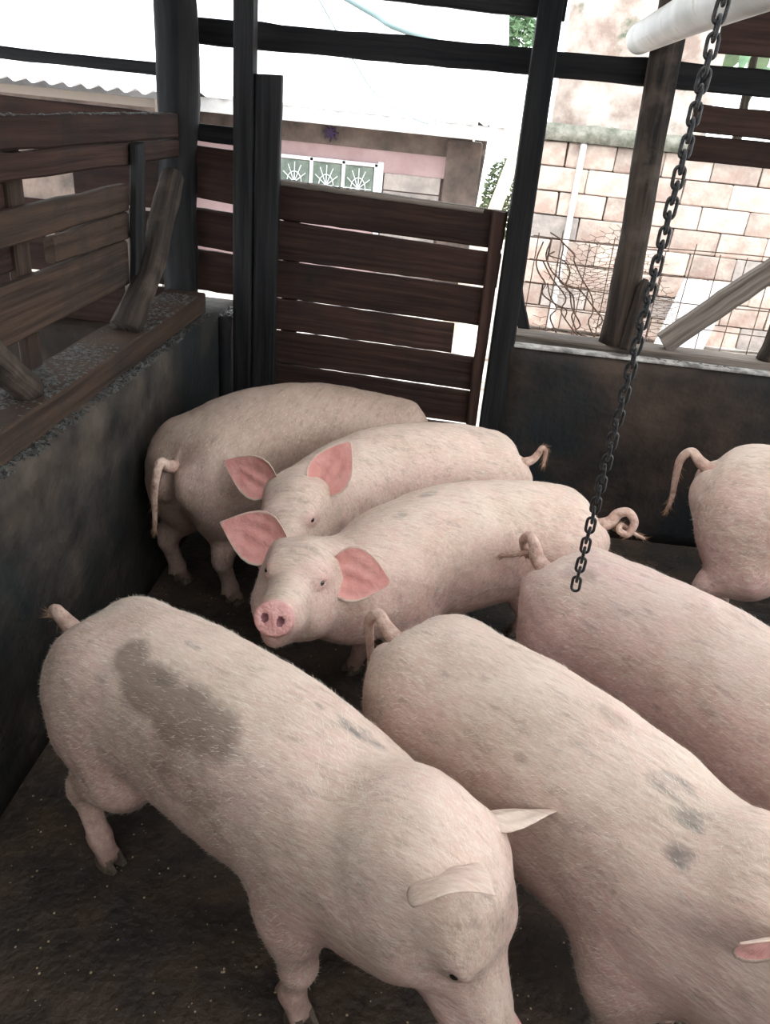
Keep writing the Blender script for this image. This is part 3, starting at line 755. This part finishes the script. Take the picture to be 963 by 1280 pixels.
SEC = np.array([  # s, half width, top, bottom
    (0.000, .075, .575, .40), (.03, .112, .618, .365), (.08, .142, .648, .335), (.15, .160, .668, .31), (.25, .166, .684, .285), (.38, .166, .694, .262),
    (.52, .170, .696, .250), (.64, .166, .688, .260), (.74, .158, .672, .285), (.83, .144, .655, .32), (.90, .128, .640, .35), (.97, .108, .625, .385)])
def rotm(yaw, pitch, roll):
    return np.array((Matrix.Rotation(yaw, 3, 'Z') @ Matrix.Rotation(-pitch, 3, 'Y') @ Matrix.Rotation(roll, 3, 'X')))
D2 = math.radians
def ear_mesh(L=.17, Wd=.062, cup=.55, curl=0.0, fold=0.0, n=22, mm=22):
    "leaf shaped pig ear: x along, y across, opening towards +z"
    up, dn = [], []; t = .0035
    def prof(u): return Wd * np.interp(u, [0, .1, .22, .36, .5, .65, .8, .92, 1], [.45, .72, .94, 1.0, .93, .74, .46, .19, .02])
    for i in range(n + 1):
        u = i / n; wv = prof(u); cc = cup * (1.25 - .95 * u)
        for j in range(mm + 1):
            v = -1 + 2 * j / mm; a = v * cc * 1.5
            y = wv * math.sin(a) / max(1e-3, math.sin(cc * 1.5) if cc * 1.5 < 1.57 else 1); z = wv * (1 - math.cos(a)) * 1.0
            x = L * u; zz = z + curl * L * u * u; 
            if fold and u > .5: zz += fold * (u - .5) ** 2 * L * 4; x -= abs(fold) * (u - .5) ** 2 * L
            zz += .0032 * math.sin(v * 11 + u * 3) * (1 - v * v) * math.sin(math.pi * min(1, u * 1.3)) ** 2
            up.append((x, y, zz)); dn.append((x, y * 1.02, zz - t * (1.6 - abs(v)) * (1.2 - .6 * u)))
    V = up + dn; K = len(up); F = []; mi = []
    for i in range(n):
        for j in range(mm):
            a = i * (mm + 1) + j; b = a + mm + 1
            F.append((a, b, b + 1, a + 1)); mi.append(0 if 0 < j < mm - 1 and i < n - 1 else 1)
            F.append((K + a, K + a + 1, K + b + 1, K + b)); mi.append(1)
    def side(a, b): F.append((a, b, K + b, K + a)); mi.append(1)
    for i in range(n): side((i + 1) * (mm + 1), i * (mm + 1)); side(i * (mm + 1) + mm, (i + 1) * (mm + 1) + mm)
    for j in range(mm): side(j, j + 1); side(n * (mm + 1) + j + 1, n * (mm + 1) + j)
    return pymesh('ear', V, F, True, mi)

def make_pig(label, loc, heading, scale=1, bend=(0, 0, 0), head=None, ears=None, feet=None, tail=None, stains=(), h=.0085, seed=1,
             bristles=16000, base=(.57, .44, .36), pink=(.55, .33, .29), roundback=0.0, wide=1.0, neck_dz=0.0):
    """loc = ground point below the rump; heading = where the rump points forward; bend = (rear, middle, neck) turn in radians"""
    root = empty('pig', (loc[0], loc[1], 0), label, 'pig', 'pigs in the pen')
    root.rotation_euler = (0, 0, heading); root.scale = (scale,) * 3
    ns = 98; S = np.linspace(0, .97, ns); th = np.interp(S, [0, .3, .65, .97], [0, bend[0], bend[0] + bend[1], sum(bend)])
    dx = np.cumsum(np.cos(th)) * (.97 / ns); dy = np.cumsum(np.sin(th)) * (.97 / ns)
    def P(s): return np.array([np.interp(s, S, dx), np.interp(s, S, dy)]) + (min(s, 0)) * np.array([1, 0])
    def T(s): a = np.interp(s, S, th); return np.array([math.cos(a), math.sin(a)])
    def B(s, lat, z):
        p = P(s); t = T(s); q = p + lat * np.array([-t[1], t[0]]); return np.array([q[0], q[1], z])
    hd = dict(f=.11, l=0, z=.56, yaw=0, pitch=-20, roll=0); hd.update(head or {})
    nk = B(.92, 0, .5 + neck_dz); tn = math.atan2(*T(.95)[::-1])
    hc = B(.97, 0, 0); hc = hc + np.array([math.cos(tn) * hd['f'] - math.sin(tn) * hd['l'], math.sin(tn) * hd['f'] + math.cos(tn) * hd['l'], hd['z']])
    HR = rotm(D2(hd['wyaw']) - heading if 'wyaw' in hd else tn + D2(hd['yaw']), D2(hd['pitch']), D2(hd['roll']))
    k_ = hd.get('hs', 1.14)
    def Hh(*p): return hc + k_ * (HR @ np.array(p, float))
    st = [(.13, -.115, 0), (.13, .115, 0), (.76, -.105, 0), (.76, .105, 0)]   # s, lateral, forward shift
    if feet: st = [tuple(a + b for a, b in zip(q, f)) for q, f in zip(st, feet)]
    pts = [B(s, l, 0) + np.array([fw, 0, 0]) for s, l, fw in st] + [hc, Hh(.27, 0, -.06)] + [B(s, l, z) for s in (0, .3, .6, .9) for l in (-.17, .17) for z in (0, .72)]
    pts = np.array(pts); lo = pts.min(0) - .13; hi = pts.max(0) + .13; lo[2] = -.01
    f = Field(lo, hi, h)
    # trunk: lofted superellipse sections along the spine
    X2, Y2 = np.meshgrid(f.ax[0], f.ax[1], indexing='ij')
    px = np.array([P(s) for s in S]); tt = np.stack([np.cos(th), np.sin(th)], 1)
    best = np.full(X2.shape, 1e9); bi = np.zeros(X2.shape, int)
    for i in range(ns):
        d = (X2 - px[i, 0]) ** 2 + (Y2 - px[i, 1]) ** 2; m = d < best; best[m] = d[m]; bi[m] = i
    rx = X2 - px[bi, 0]; ry = Y2 - px[bi, 1]; alg = rx * tt[bi, 0] + ry * tt[bi, 1]; lat = -rx * tt[bi, 1] + ry * tt[bi, 0]
    s_ = np.clip(S[bi] + np.clip(alg, -.01, .01), 0, .97)
    over = np.where(bi == 0, np.minimum(alg, 0), np.where(bi == ns - 1, np.maximum(alg, 0), 0))
    wv = np.interp(s_, SEC[:, 0], SEC[:, 1]) * wide; zt = np.interp(s_, SEC[:, 0], SEC[:, 2]); zb = np.interp(s_, SEC[:, 0], SEC[:, 3])
    zt = zt + roundback * np.sin(np.pi * np.clip(s_ / .97, 0, 1)) - roundback * .4; dzn = neck_dz * np.clip((s_ - .7) / .27, 0, 1) ** 1.5; zt += dzn; zb += dzn
    zc = (zt * .52 + zb * .48); ex = np.where(over < 0, .07, .06)
    Z = f.ax[2][None, None, :]; hh = np.where(Z > zc[..., None], (zt - zc)[..., None], (zc - zb)[..., None])
    A = np.abs(lat / wv)[..., None]; Bz = np.abs((Z - zc[..., None]) / hh); p_ = 2.25
    q = (A ** p_ + Bz ** p_) ** (1 / p_); q = np.sqrt(q * q + ((over / ex) ** 2)[..., None])
    g = np.sqrt((A / wv[..., None]) ** 2 + (Bz / hh) ** 2 + ((over / ex) / ex)[..., None] ** 2)
    f.D = np.minimum(f.D, q * (q - 1) / np.maximum(g, 1e-6))
    # hams and shoulders
    for i, (s, l, fw) in enumerate(st):
        sg = -1 if i % 2 == 0 else 1; foot = B(s, l, 0) + np.array([fw, 0, 0]); t3 = np.array([*T(s), 0.]); side = np.array([-t3[1], t3[0], 0])
        a = np.interp(s, S, th); R = rotm(a, 0, 0)
        if i < 2:
            f.ell(B(.125, sg * .082 * wide, .445), (.135, .088, .185), rotm(a, D2(14), 0), .05)
            f.ell(B(.16, sg * .088 * wide, .34), (.10, .072, .14), rotm(a, D2(30), 0), .05)
            stf = B(.20, sg * .105, .30); hock = foot + np.array([0, 0, .20]) - t3 * .035
            hock2 = hock - t3 * .008; fet = foot + np.array([0, 0, .075]) + t3 * .0
            f.cone(stf, hock + [0, 0, .03], .064, .036, .05); f.cone(hock + [0, 0, .03], hock2, .036, .031, .02); f.cone(hock2, fet, .029, .025, .02)
            f.ell(hock2 - t3 * .012 + [0, 0, .015], (.018, .02, .026), R, .02)
        else:
            f.ell(B(.76, sg * .092 * wide, .42), (.115, .068, .17), rotm(a, D2(-12), 0), .06)
            f.ell(B(.75, sg * .10 * wide, .33), (.075, .058, .11), R, .05)
            el = B(.75, sg * .105, .30); kn = foot + np.array([0, 0, .165]) + t3 * .012; fet = foot + np.array([0, 0, .07])
            f.cone(el, kn, .062, .034, .04); f.cone(kn, fet, .033, .025, .02); f.ell(kn, (.034, .034, .04), R, .02)
        toe = foot + np.array([0, 0, .03]) + t3 * .018
        f.cone(fet, toe, .027, .022, .02)
        for e in (-1, 1):
            f.cone(fet - [0, 0, .01], foot + t3 * .03 + side * e * .014 + [0, 0, .022], .018, .015, .012)
            f.cone(fet - t3 * .02, fet - t3 * .034 + side * e * .014 - [0, 0, .014], .009, .006, .01)
    f.ell(B(-.045, 0, .40), (.05, .014, .15), rotm(th[0], 0, 0), .06, 'cut')
    # neck and head
    def he(c, rr_, R, k=.04, op='add'): f.ell(c, tuple(q * k_ for q in rr_), R, k, op)
    def hcn(a, b, ra, rb, k=.04, op='add'): f.cone(a, b, ra * k_, rb * k_, k, op)
    nb = Hh(-.055, 0, -.02)
    f.cone(nk + [0, 0, -.01], nb, .122, .098 * k_, .07); f.cone(nk + [0, 0, -.07], Hh(.0, 0, -.055), .115, .075 * k_, .07)
    he(Hh(0, 0, 0), (.115, .088, .095), HR, .07)
    hcn(Hh(.03, 0, .022), Hh(.185, 0, -.034), .068, .034, .045)
    hcn(Hh(.07, 0, -.03), Hh(.222, 0, -.054), .064, .041, .03)
    for e in (-1, 1):
        he(Hh(.025, e * .054, -.068), (.095, .050, .070), HR, .04)
        he(Hh(.074, e * .042, .036), (.034, .024, .015), HR, .045)
        he(Hh(-.005, e * .058, .050), (.045, .028, .032), HR, .03)
        he(Hh(.165, e * .034, -.07), (.05, .022, .026), HR, .025)
    hcn(Hh(.04, 0, -.10), Hh(.192, 0, -.100), .056, .031, .03)
    sn = HR @ rotm(0, D2(8), 0)
    f.disc(Hh(.245, 0, -.052), sn, .0445 * k_, .013 * k_, .007, .010, .88)
    for e in (-1, 1):
        he(Hh(.100, e * .057, .020), (.021, .015, .016), HR, .02)
        he(Hh(.262, e * .0175, -.051), (.016, .0078, .0105), sn, .006, 'cut')
        hcn(Hh(.226, 0, -.094), Hh(.135, e * .062, -.088), .0045, .004, .006, 'cut')
        hcn(Hh(.099, e * .077, .023), Hh(.122, e * .066, .017), .0055, .0055, .006, 'cut')
    V, F = surface_nets(f.D, f.o, h); V = smooth_mesh(V, F, 2)
    # slow unevenness of flesh and skin
    e1 = V[F[:, 2]] - V[F[:, 0]]; e2 = V[F[:, 3]] - V[F[:, 1]]; fn = np.cross(e1, e2); vn = np.stack([sum(np.bincount(F[:, q], fn[:, a], len(V)) for q in range(4)) for a in range(3)], 1)
    vn /= np.maximum(np.linalg.norm(vn, axis=1)[:, None], 1e-12); rg = np.random.default_rng(seed + 50); dsp = np.zeros(len(V))
    for wl, am in ((.34, .0035), (.26, .003), (.19, .0025), (.14, .002), (.10, .0014), (.075, .001), (.05, .0007), (.04, .0006)):
        for _ in range(2):
            dr = rg.normal(size=3); dr /= np.linalg.norm(dr); d2 = rg.normal(size=3) * .6; dsp += am * np.sin(V @ dr * 6.283 / wl + rg.random() * 6 + np.sin(V @ d2 * 6.283 / wl))
    nkd = np.linalg.norm(V - B(.93, 0, .5), axis=1); dsp += .0035 * np.sin(((V - nk) @ np.array([*T(.93), 0.])) * 190 + 2 * np.sin(V[:, 2] * 17)) * np.clip(1 - nkd / .24, 0, 1)
    hs_ = np.linalg.norm(V - Hh(.17, 0, -.05), axis=1); V = V + vn * (.3 * dsp * np.clip((hs_ - .07) / .12, 0, 1) * np.clip((V[:, 2] - .03) / .2, .15, 1))[:, None]
    V[:, 2] = np.maximum(V[:, 2], .004)
    # material index: snout disc and nostrils
    fc = V[F].mean(1); hl = (fc - hc) @ HR / k_; mi = np.zeros(len(F), int)
    rr = np.hypot(hl[:, 1], (hl[:, 2] + .052) / .88); sd = (hl[:, 0] > .236) & (rr < .05); mi[sd] = 1
    nn = np.minimum(np.hypot((hl[:, 1] - .0175) / .009, (hl[:, 2] + .051) / .0115), np.hypot((hl[:, 1] + .0175) / .009, (hl[:, 2] + .051) / .0115))
    mi[(hl[:, 0] > .238) & (nn < 1.0) & (hl[:, 0] < .262)] = 2
    me = npmesh('body', V, F, True, mi)
    # marks: r = pink, g = dirt, b = smudge
    mk = np.zeros((len(V), 4)); mk[:, 3] = 1; hv = (V - hc) @ HR / k_
    mk[:, 0] = np.clip((.64 - V[:, 2]) / .3, 0, .95)
    mk[:, 0] = np.maximum(mk[:, 0], np.clip((hv[:, 0] - .19) / .05, 0, 1) * (np.hypot(hv[:, 1], hv[:, 2]) < .15))
    for e in (-1, 1):
        d = np.linalg.norm((hv - [.104, e * .066, .02]) / [.035, .025, .026], axis=1); mk[:, 0] = np.maximum(mk[:, 0], np.clip(1.4 - d, 0, 1)); mk[:, 2] = np.maximum(mk[:, 2], .75 * np.clip(1.5 - 1.9 * d, 0, 1))
    low = np.clip((.16 - V[:, 2]) / .14, 0, 1) * .75; mk[:, 1] = low
    mk[:, 0] *= 1 - .9 * np.clip(1.6 - np.linalg.norm((hv - [.185, 0, .0]) / [.045, .03, .03], axis=1), 0, 1)
    d = np.linalg.norm((hv - [.05, 0, .06]) / [.09, .06, .05], axis=1); mk[:, 2] = np.maximum(mk[:, 2], .52 * np.clip(1.5 - d, 0, 1)); mk[:, 1] = np.maximum(mk[:, 1], .45 * np.clip(1.6 - d, 0, 1))
    R0 = random.Random(seed * 7)
    auto = [(R0.choice((1, 2, 2)), R0.uniform(.05, .95), R0.uniform(-.17, .17), R0.uniform(.45, .69), R0.uniform(.015, .05), R0.uniform(.008, .02), R0.uniform(.01, .04), R0.uniform(.35, .6)) for _ in range(34)]
    auto += [(1, R0.uniform(.0, .9), R0.uniform(-.15, .15), R0.uniform(.45, .69), R0.uniform(.06, .14), R0.uniform(.05, .1), .08, R0.uniform(.2, .38)) for _ in range(9)]
    for sx in list(stains) + auto:   # (channel, s, lateral, z, radius s, radius lat, radius z, strength, tilt)
        ch, s, l, z, rs, rl, rz, k = sx[:8]; c = B(s, l, z); R = rotm(np.interp(s, S, th), D2(sx[8]) if len(sx) > 8 else 0, 0)
        d = np.linalg.norm(((V - c) @ R) / [rs, rl, rz], axis=1); mk[:, ch] = np.maximum(mk[:, ch], k * np.clip(1.6 - d, 0, 1))
    ca = me.color_attributes.new('marks', 'FLOAT_COLOR', 'POINT'); ca.data.foreach_set('color', mk.astype(np.float32).ravel())
    sk = skin_material('pig_skin', seed, base, pink)
    body = link('body', me, [sk, snout_m, nostril_m], root)
    # ears
    rad_out = skin_material('ear_skin', seed + 20, tuple(c * 1.04 for c in base), pink)
    E = ears or {}
    for e in (-1, 1):
        p = dict(a=(-.25, .85, .45), o=(.8, .1, .1), L=.17, W=.062, cup=.55, curl=0, fold=0, b=(-.01, .062, .06)); p.update(E.get('all', {})); p.update(E.get(e, {}))
        ax = Vector((p['a'][0], e * p['a'][1], p['a'][2])).normalized(); on = Vector((p['o'][0], e * p['o'][1], p['o'][2])); on = (on - ax * on.dot(ax)).normalized(); sy = on.cross(ax)
        m3 = Matrix((ax, sy, on)).transposed(); Hm = Matrix([list(r) for r in HR])
        em = ear_mesh(p['L'] * k_, p['W'] * k_, p['cup'], p['curl'], p['fold'])
        em.transform((Hm @ m3).to_4x4()); bpos = Hh(p['b'][0], e * p['b'][1], p['b'][2])
        link('ear', em, [ear_in, rad_out], root, tuple(bpos))
    # eyes
    for e in (-1, 1):
        bm = bmesh.new(); bmesh.ops.create_uvsphere(bm, u_segments=10, v_segments=8, radius=.0090 * k_); em = bpy.data.meshes.new('eye'); bm.to_mesh(em); bm.free(); em.shade_smooth()
        link('eye', em, eye_m, root, tuple(Hh(.1065, e * .0635, .0195)))
    # hooves
    for i, (s, l, fw) in enumerate(st):
        foot = B(s, l, 0) + np.array([fw, 0, 0]); a = np.interp(s, S, th); V2 = []; F2 = []
        for e in (-1, 1):
            k = len(V2); ring = []
            for (zz, g) in ((.002, 1.0), (.022, .86), (.034, .74)):
                for (x, y) in ((-.016, -.010), (-.016, .010), (.014, .0125), (.038, .006), (.038, -.006), (.014, -.0125)):
                    X = x * g + .022 + (-.006 if zz > .01 else 0); Y = y * g * 1.1 + e * .0155
                    V2.append((foot[0] + X * math.cos(a) - Y * math.sin(a), foot[1] + X * math.sin(a) + Y * math.cos(a), zz))
            for rI in range(2):
                for q in range(6): F2.append((k + rI * 6 + q, k + rI * 6 + (q + 1) % 6, k + rI * 6 + 6 + (q + 1) % 6, k + rI * 6 + 6 + q))
            F2.append(tuple(k + 12 + q for q in range(6))); F2.append(tuple(k + 5 - q for q in range(6)))
        link('hoof', pymesh('hoof', V2, F2), hoof_m, root)
    # tail
    if tail:
        tp = [B(0, 0, 0) + np.array(q) + np.array([-.045, 0, .565]) for q in tail]
        tp = [tp[0] + np.array([.10, 0, -.06]), tp[0] + np.array([.05, 0, -.025])] + tp
        Pp = catmull([Vector(q) for q in tp], 6); n = len(Pp); rr = np.interp(np.linspace(0, 1, n), [0, .2, .35, .7, 1], [.026, .022, .016, .011, .005])
        Vt, Ft, _ = tube_data(Pp, list(rr), 10); to = link('tail', pymesh('tail', Vt, Ft, True), tail_skin, root)
        R = random.Random(seed); Vh = []; Fh = []
        for i in range(420):
            f_ = R.uniform(.45, 1) ** .7; k = min(n - 2, int(f_ * (n - 1))); p = Pp[k]; t = (Pp[k + 1] - Pp[k]).normalized()
            d = (t * 1.3 + Vector((R.gauss(0, .4), R.gauss(0, .4), R.gauss(0, .4)))).normalized(); sd_ = d.cross(Vector((R.gauss(0, 1), R.gauss(0, 1), R.gauss(0, 1)))).normalized() * .0009
            L_ = R.uniform(.015, .035); b = p + Vector((R.gauss(0, 1), R.gauss(0, 1), R.gauss(0, 1))).normalized() * rr[k] * .8; q = len(Vh)
            Vh += [b - sd_, b + sd_, b + d * L_]; Fh.append((q, q + 1, q + 2))
        ho = link('tail_hair', pymesh('tail_hair', Vh, Fh), tuft_m, to); ho['kind'] = 'stuff'
    # bristles
    if bristles:
        rng = np.random.default_rng(seed)
        e1 = V[F[:, 1]] - V[F[:, 0]]; e2 = V[F[:, 3]] - V[F[:, 0]]; nr = np.cross(e1, e2); ar = np.linalg.norm(nr, axis=1); nr /= np.maximum(ar[:, None], 1e-12)
        c = V[F].mean(1); wgt = ar * (mi == 0) * (1 - .75 * np.clip(mk[F[:, 0], 1], 0, 1)) * (c[:, 2] > .12); ch = rng.choice(len(F), bristles, p=wgt / wgt.sum())
        u = rng.random((bristles, 2)); b = V[F[ch, 0]] + e1[ch] * u[:, :1] + e2[ch] * u[:, 1:]; n_ = nr[ch]
        hl = (b - hc) @ HR; onhead = (np.linalg.norm(hl, axis=1) < .25 * k_)
        # hair flow: towards the tail and down; on the head away from the snout
        i0 = np.argmin(((b[:, None, :2] - px[None, ::7]) ** 2).sum(-1), 1) * 7
        fl = np.stack([-tt[i0, 0], -tt[i0, 1], np.full(bristles, -.45)], 1); fl[onhead] = -HR[:, 0]
        fl += rng.normal(0, .28, fl.shape); fl -= n_ * (fl * n_).sum(1)[:, None]; fl /= np.linalg.norm(fl, axis=1)[:, None]
        d = fl + n_ * rng.uniform(.12, .55, (bristles, 1)); d /= np.linalg.norm(d, axis=1)[:, None]
        L_ = rng.uniform(.008, .019, (bristles, 1)); sdv = np.cross(d, n_); sdv /= np.maximum(np.linalg.norm(sdv, axis=1)[:, None], 1e-9); sdv *= .00042
        b = b - n_ * .001; VV = np.stack([b - sdv, b + sdv, b + d * L_], 1).reshape(-1, 3); FF = np.arange(len(VV)).reshape(-1, 3)
        ho = link('bristles', npmesh('bristles', VV, FF, False), hair_m, root); ho['kind'] = 'stuff'
    return root

# curls for the tails (relative to tail root, in pig coordinates, x forward)
T_curl = [(0, 0, 0), (-.03, 0, .02), (-.06, .015, .0), (-.05, .03, -.035), (-.02, .03, -.03), (-.015, .01, .0), (-.05, -.01, .01)]
T_hang = [(0, 0, 0), (-.035, 0, .025), (-.06, 0, -.01), (-.06, .01, -.08), (-.055, .015, -.15), (-.06, .015, -.2)]
T_up = [(0, 0, 0), (-.02, 0, .03), (-.03, .005, .055), (-.045, .008, .04), (-.045, .01, -.02)]
T_loop = [(0, 0, 0), (-.02, 0, .035), (-.05, .01, .05), (-.075, .02, .02), (-.06, .03, -.02), (-.03, .03, -.01), (-.04, .01, .0), (-.09, .0, -.03), (-.13, -.01, -.05)]
r = D2
# front left pig, head down towards the viewer
make_pig('large pale pink pig in the front left, head lowered, wet brown patch on its side', (-.77, 1.45), r(-22), 1.03, (r(-5), r(-6), r(-6)),
         head=dict(f=.02, z=.555, pitch=-41, wyaw=-40, roll=-6, hs=1.20), neck_dz=-.02,
         ears={-1: dict(b=(-.025, .072, .045), a=(.11, -.15, .85), o=(.88, .17, -.43), L=.12, W=.058, cup=.45, fold=.25), 1: dict(b=(-.04, .055, .05), a=(.32, .85, .22), o=(.85, .0, -.1), L=.16, W=.05, cup=.6, curl=.1)},
         tail=T_curl, seed=1,
         stains=[(1, .26, -.10, .67, .05, .045, .05, .95), (1, .34, -.12, .65, .08, .05, .06, 1.05), (1, .44, -.125, .64, .08, .055, .07, 1.0), (1, .53, -.12, .64, .06, .05, .06, .9), (1, .50, -.17, .53, .12, .05, .10, .5), (1, .08, -.09, .62, .1, .06, .1, .38),
                 (2, .355, -.01, .69, .028, .010, .03, .85), (2, .66, .03, .68, .016, .010, .03, .8), (2, .73, .045, .675, .04, .012, .03, 1.0), (2, .77, .06, .66, .04, .014, .03, .9)], bristles=26000, h=.0075)
make_pig('large pink pig in front right beside the wet patched pig, head out of view', (-.015, 1.57), r(-37), 1.05, (r(-4), r(-5), r(-3)),
         head=dict(f=-.03, z=.59, pitch=-30, yaw=0), ears={-1: dict(a=(-.3, .8, .3), o=(.8, .6, .1), L=.18)}, tail=T_hang, seed=2,
         stains=[(2, .69, -.02, .68, .05, .03, .04, .8), (2, .74, -.05, .67, .03, .02, .03, .8), (2, .77, -.10, .64, .025, .015, .03, .8), (1, .54, .02, .69, .06, .03, .04, .5), (1, .3, -.08, .66, .1, .05, .05, .35)], bristles=26000)
make_pig('cream pig in the middle with raised snout and pink ears, facing the viewer', (.60, 2.40), r(180), 1.0, (r(24), r(14), r(14)),
         head=dict(f=.10, l=-.045, z=.525, pitch=22, wyaw=267, roll=-4, hs=1.16), neck_dz=-.04, ears={-1: dict(a=(-.1, .95, .12), o=(1, -.1, .1), cup=.6, L=.18, W=.068), 1: dict(b=(.028, .074, .042), a=(.16, .95, .02), o=(1, -.1, .1), cup=.45, L=.15, W=.068)}, tail=T_loop, seed=3, base=(.56, .43, .35), pink=(.55, .31, .27), stains=[(2, .62, -.02, .69, .04, .02, .03, .8), (2, .76, .02, .67, .03, .02, .03, .7), (1, .93, .0, .66, .10, .08, .06, .35)], h=.006, bristles=20000)
make_pig('pink pig at the right under the end of the hanging chain', (.39, 2.02), r(-43), 1.04, (0, r(-5), r(-5)), head=dict(f=.1, z=.5), tail=T_loop, seed=4, base=(.53, .395, .335), pink=(.51, .29, .265), stains=[(1, .14, -.08, .65, .06, .05, .05, .55), (2, .30, -.12, .62, .05, .02, .03, .7), (2, .36, -.10, .66, .04, .02, .03, .6)])
make_pig('tan pig at the gate with upright pink ears, face half hidden', (.37, 2.86), r(184), 1.0, (r(16), r(24), r(24)),
         head=dict(f=.08, l=.02, z=.535, pitch=4, wyaw=268, roll=4, hs=1.18), ears={'all': dict(a=(-.1, .92, .35), o=(1, -.1, .1), cup=.6, L=.165), 1: dict(a=(-.1, .5, .85))}, tail=T_up, seed=5, h=.0065)
make_pig('pig in the shaded far left corner, skin darkened for shade, seen from behind', (-.84, 2.33), r(76), 1.1, (r(-18), r(-30), r(-25)), head=dict(f=.02, z=.36, pitch=-50), ears={'all': dict(a=(-.6, .8, -.3))}, tail=T_hang, seed=6, base=(.36, .26, .205), pink=(.34, .215, .18), bristles=8000)  # base and pink darkened to put the corner's shade into the skin
make_pig('pale pig at right edge of view seen from behind', (1.045, 2.76), r(-26), 1.19, (0, 0, 0), tail=T_hang, seed=7)
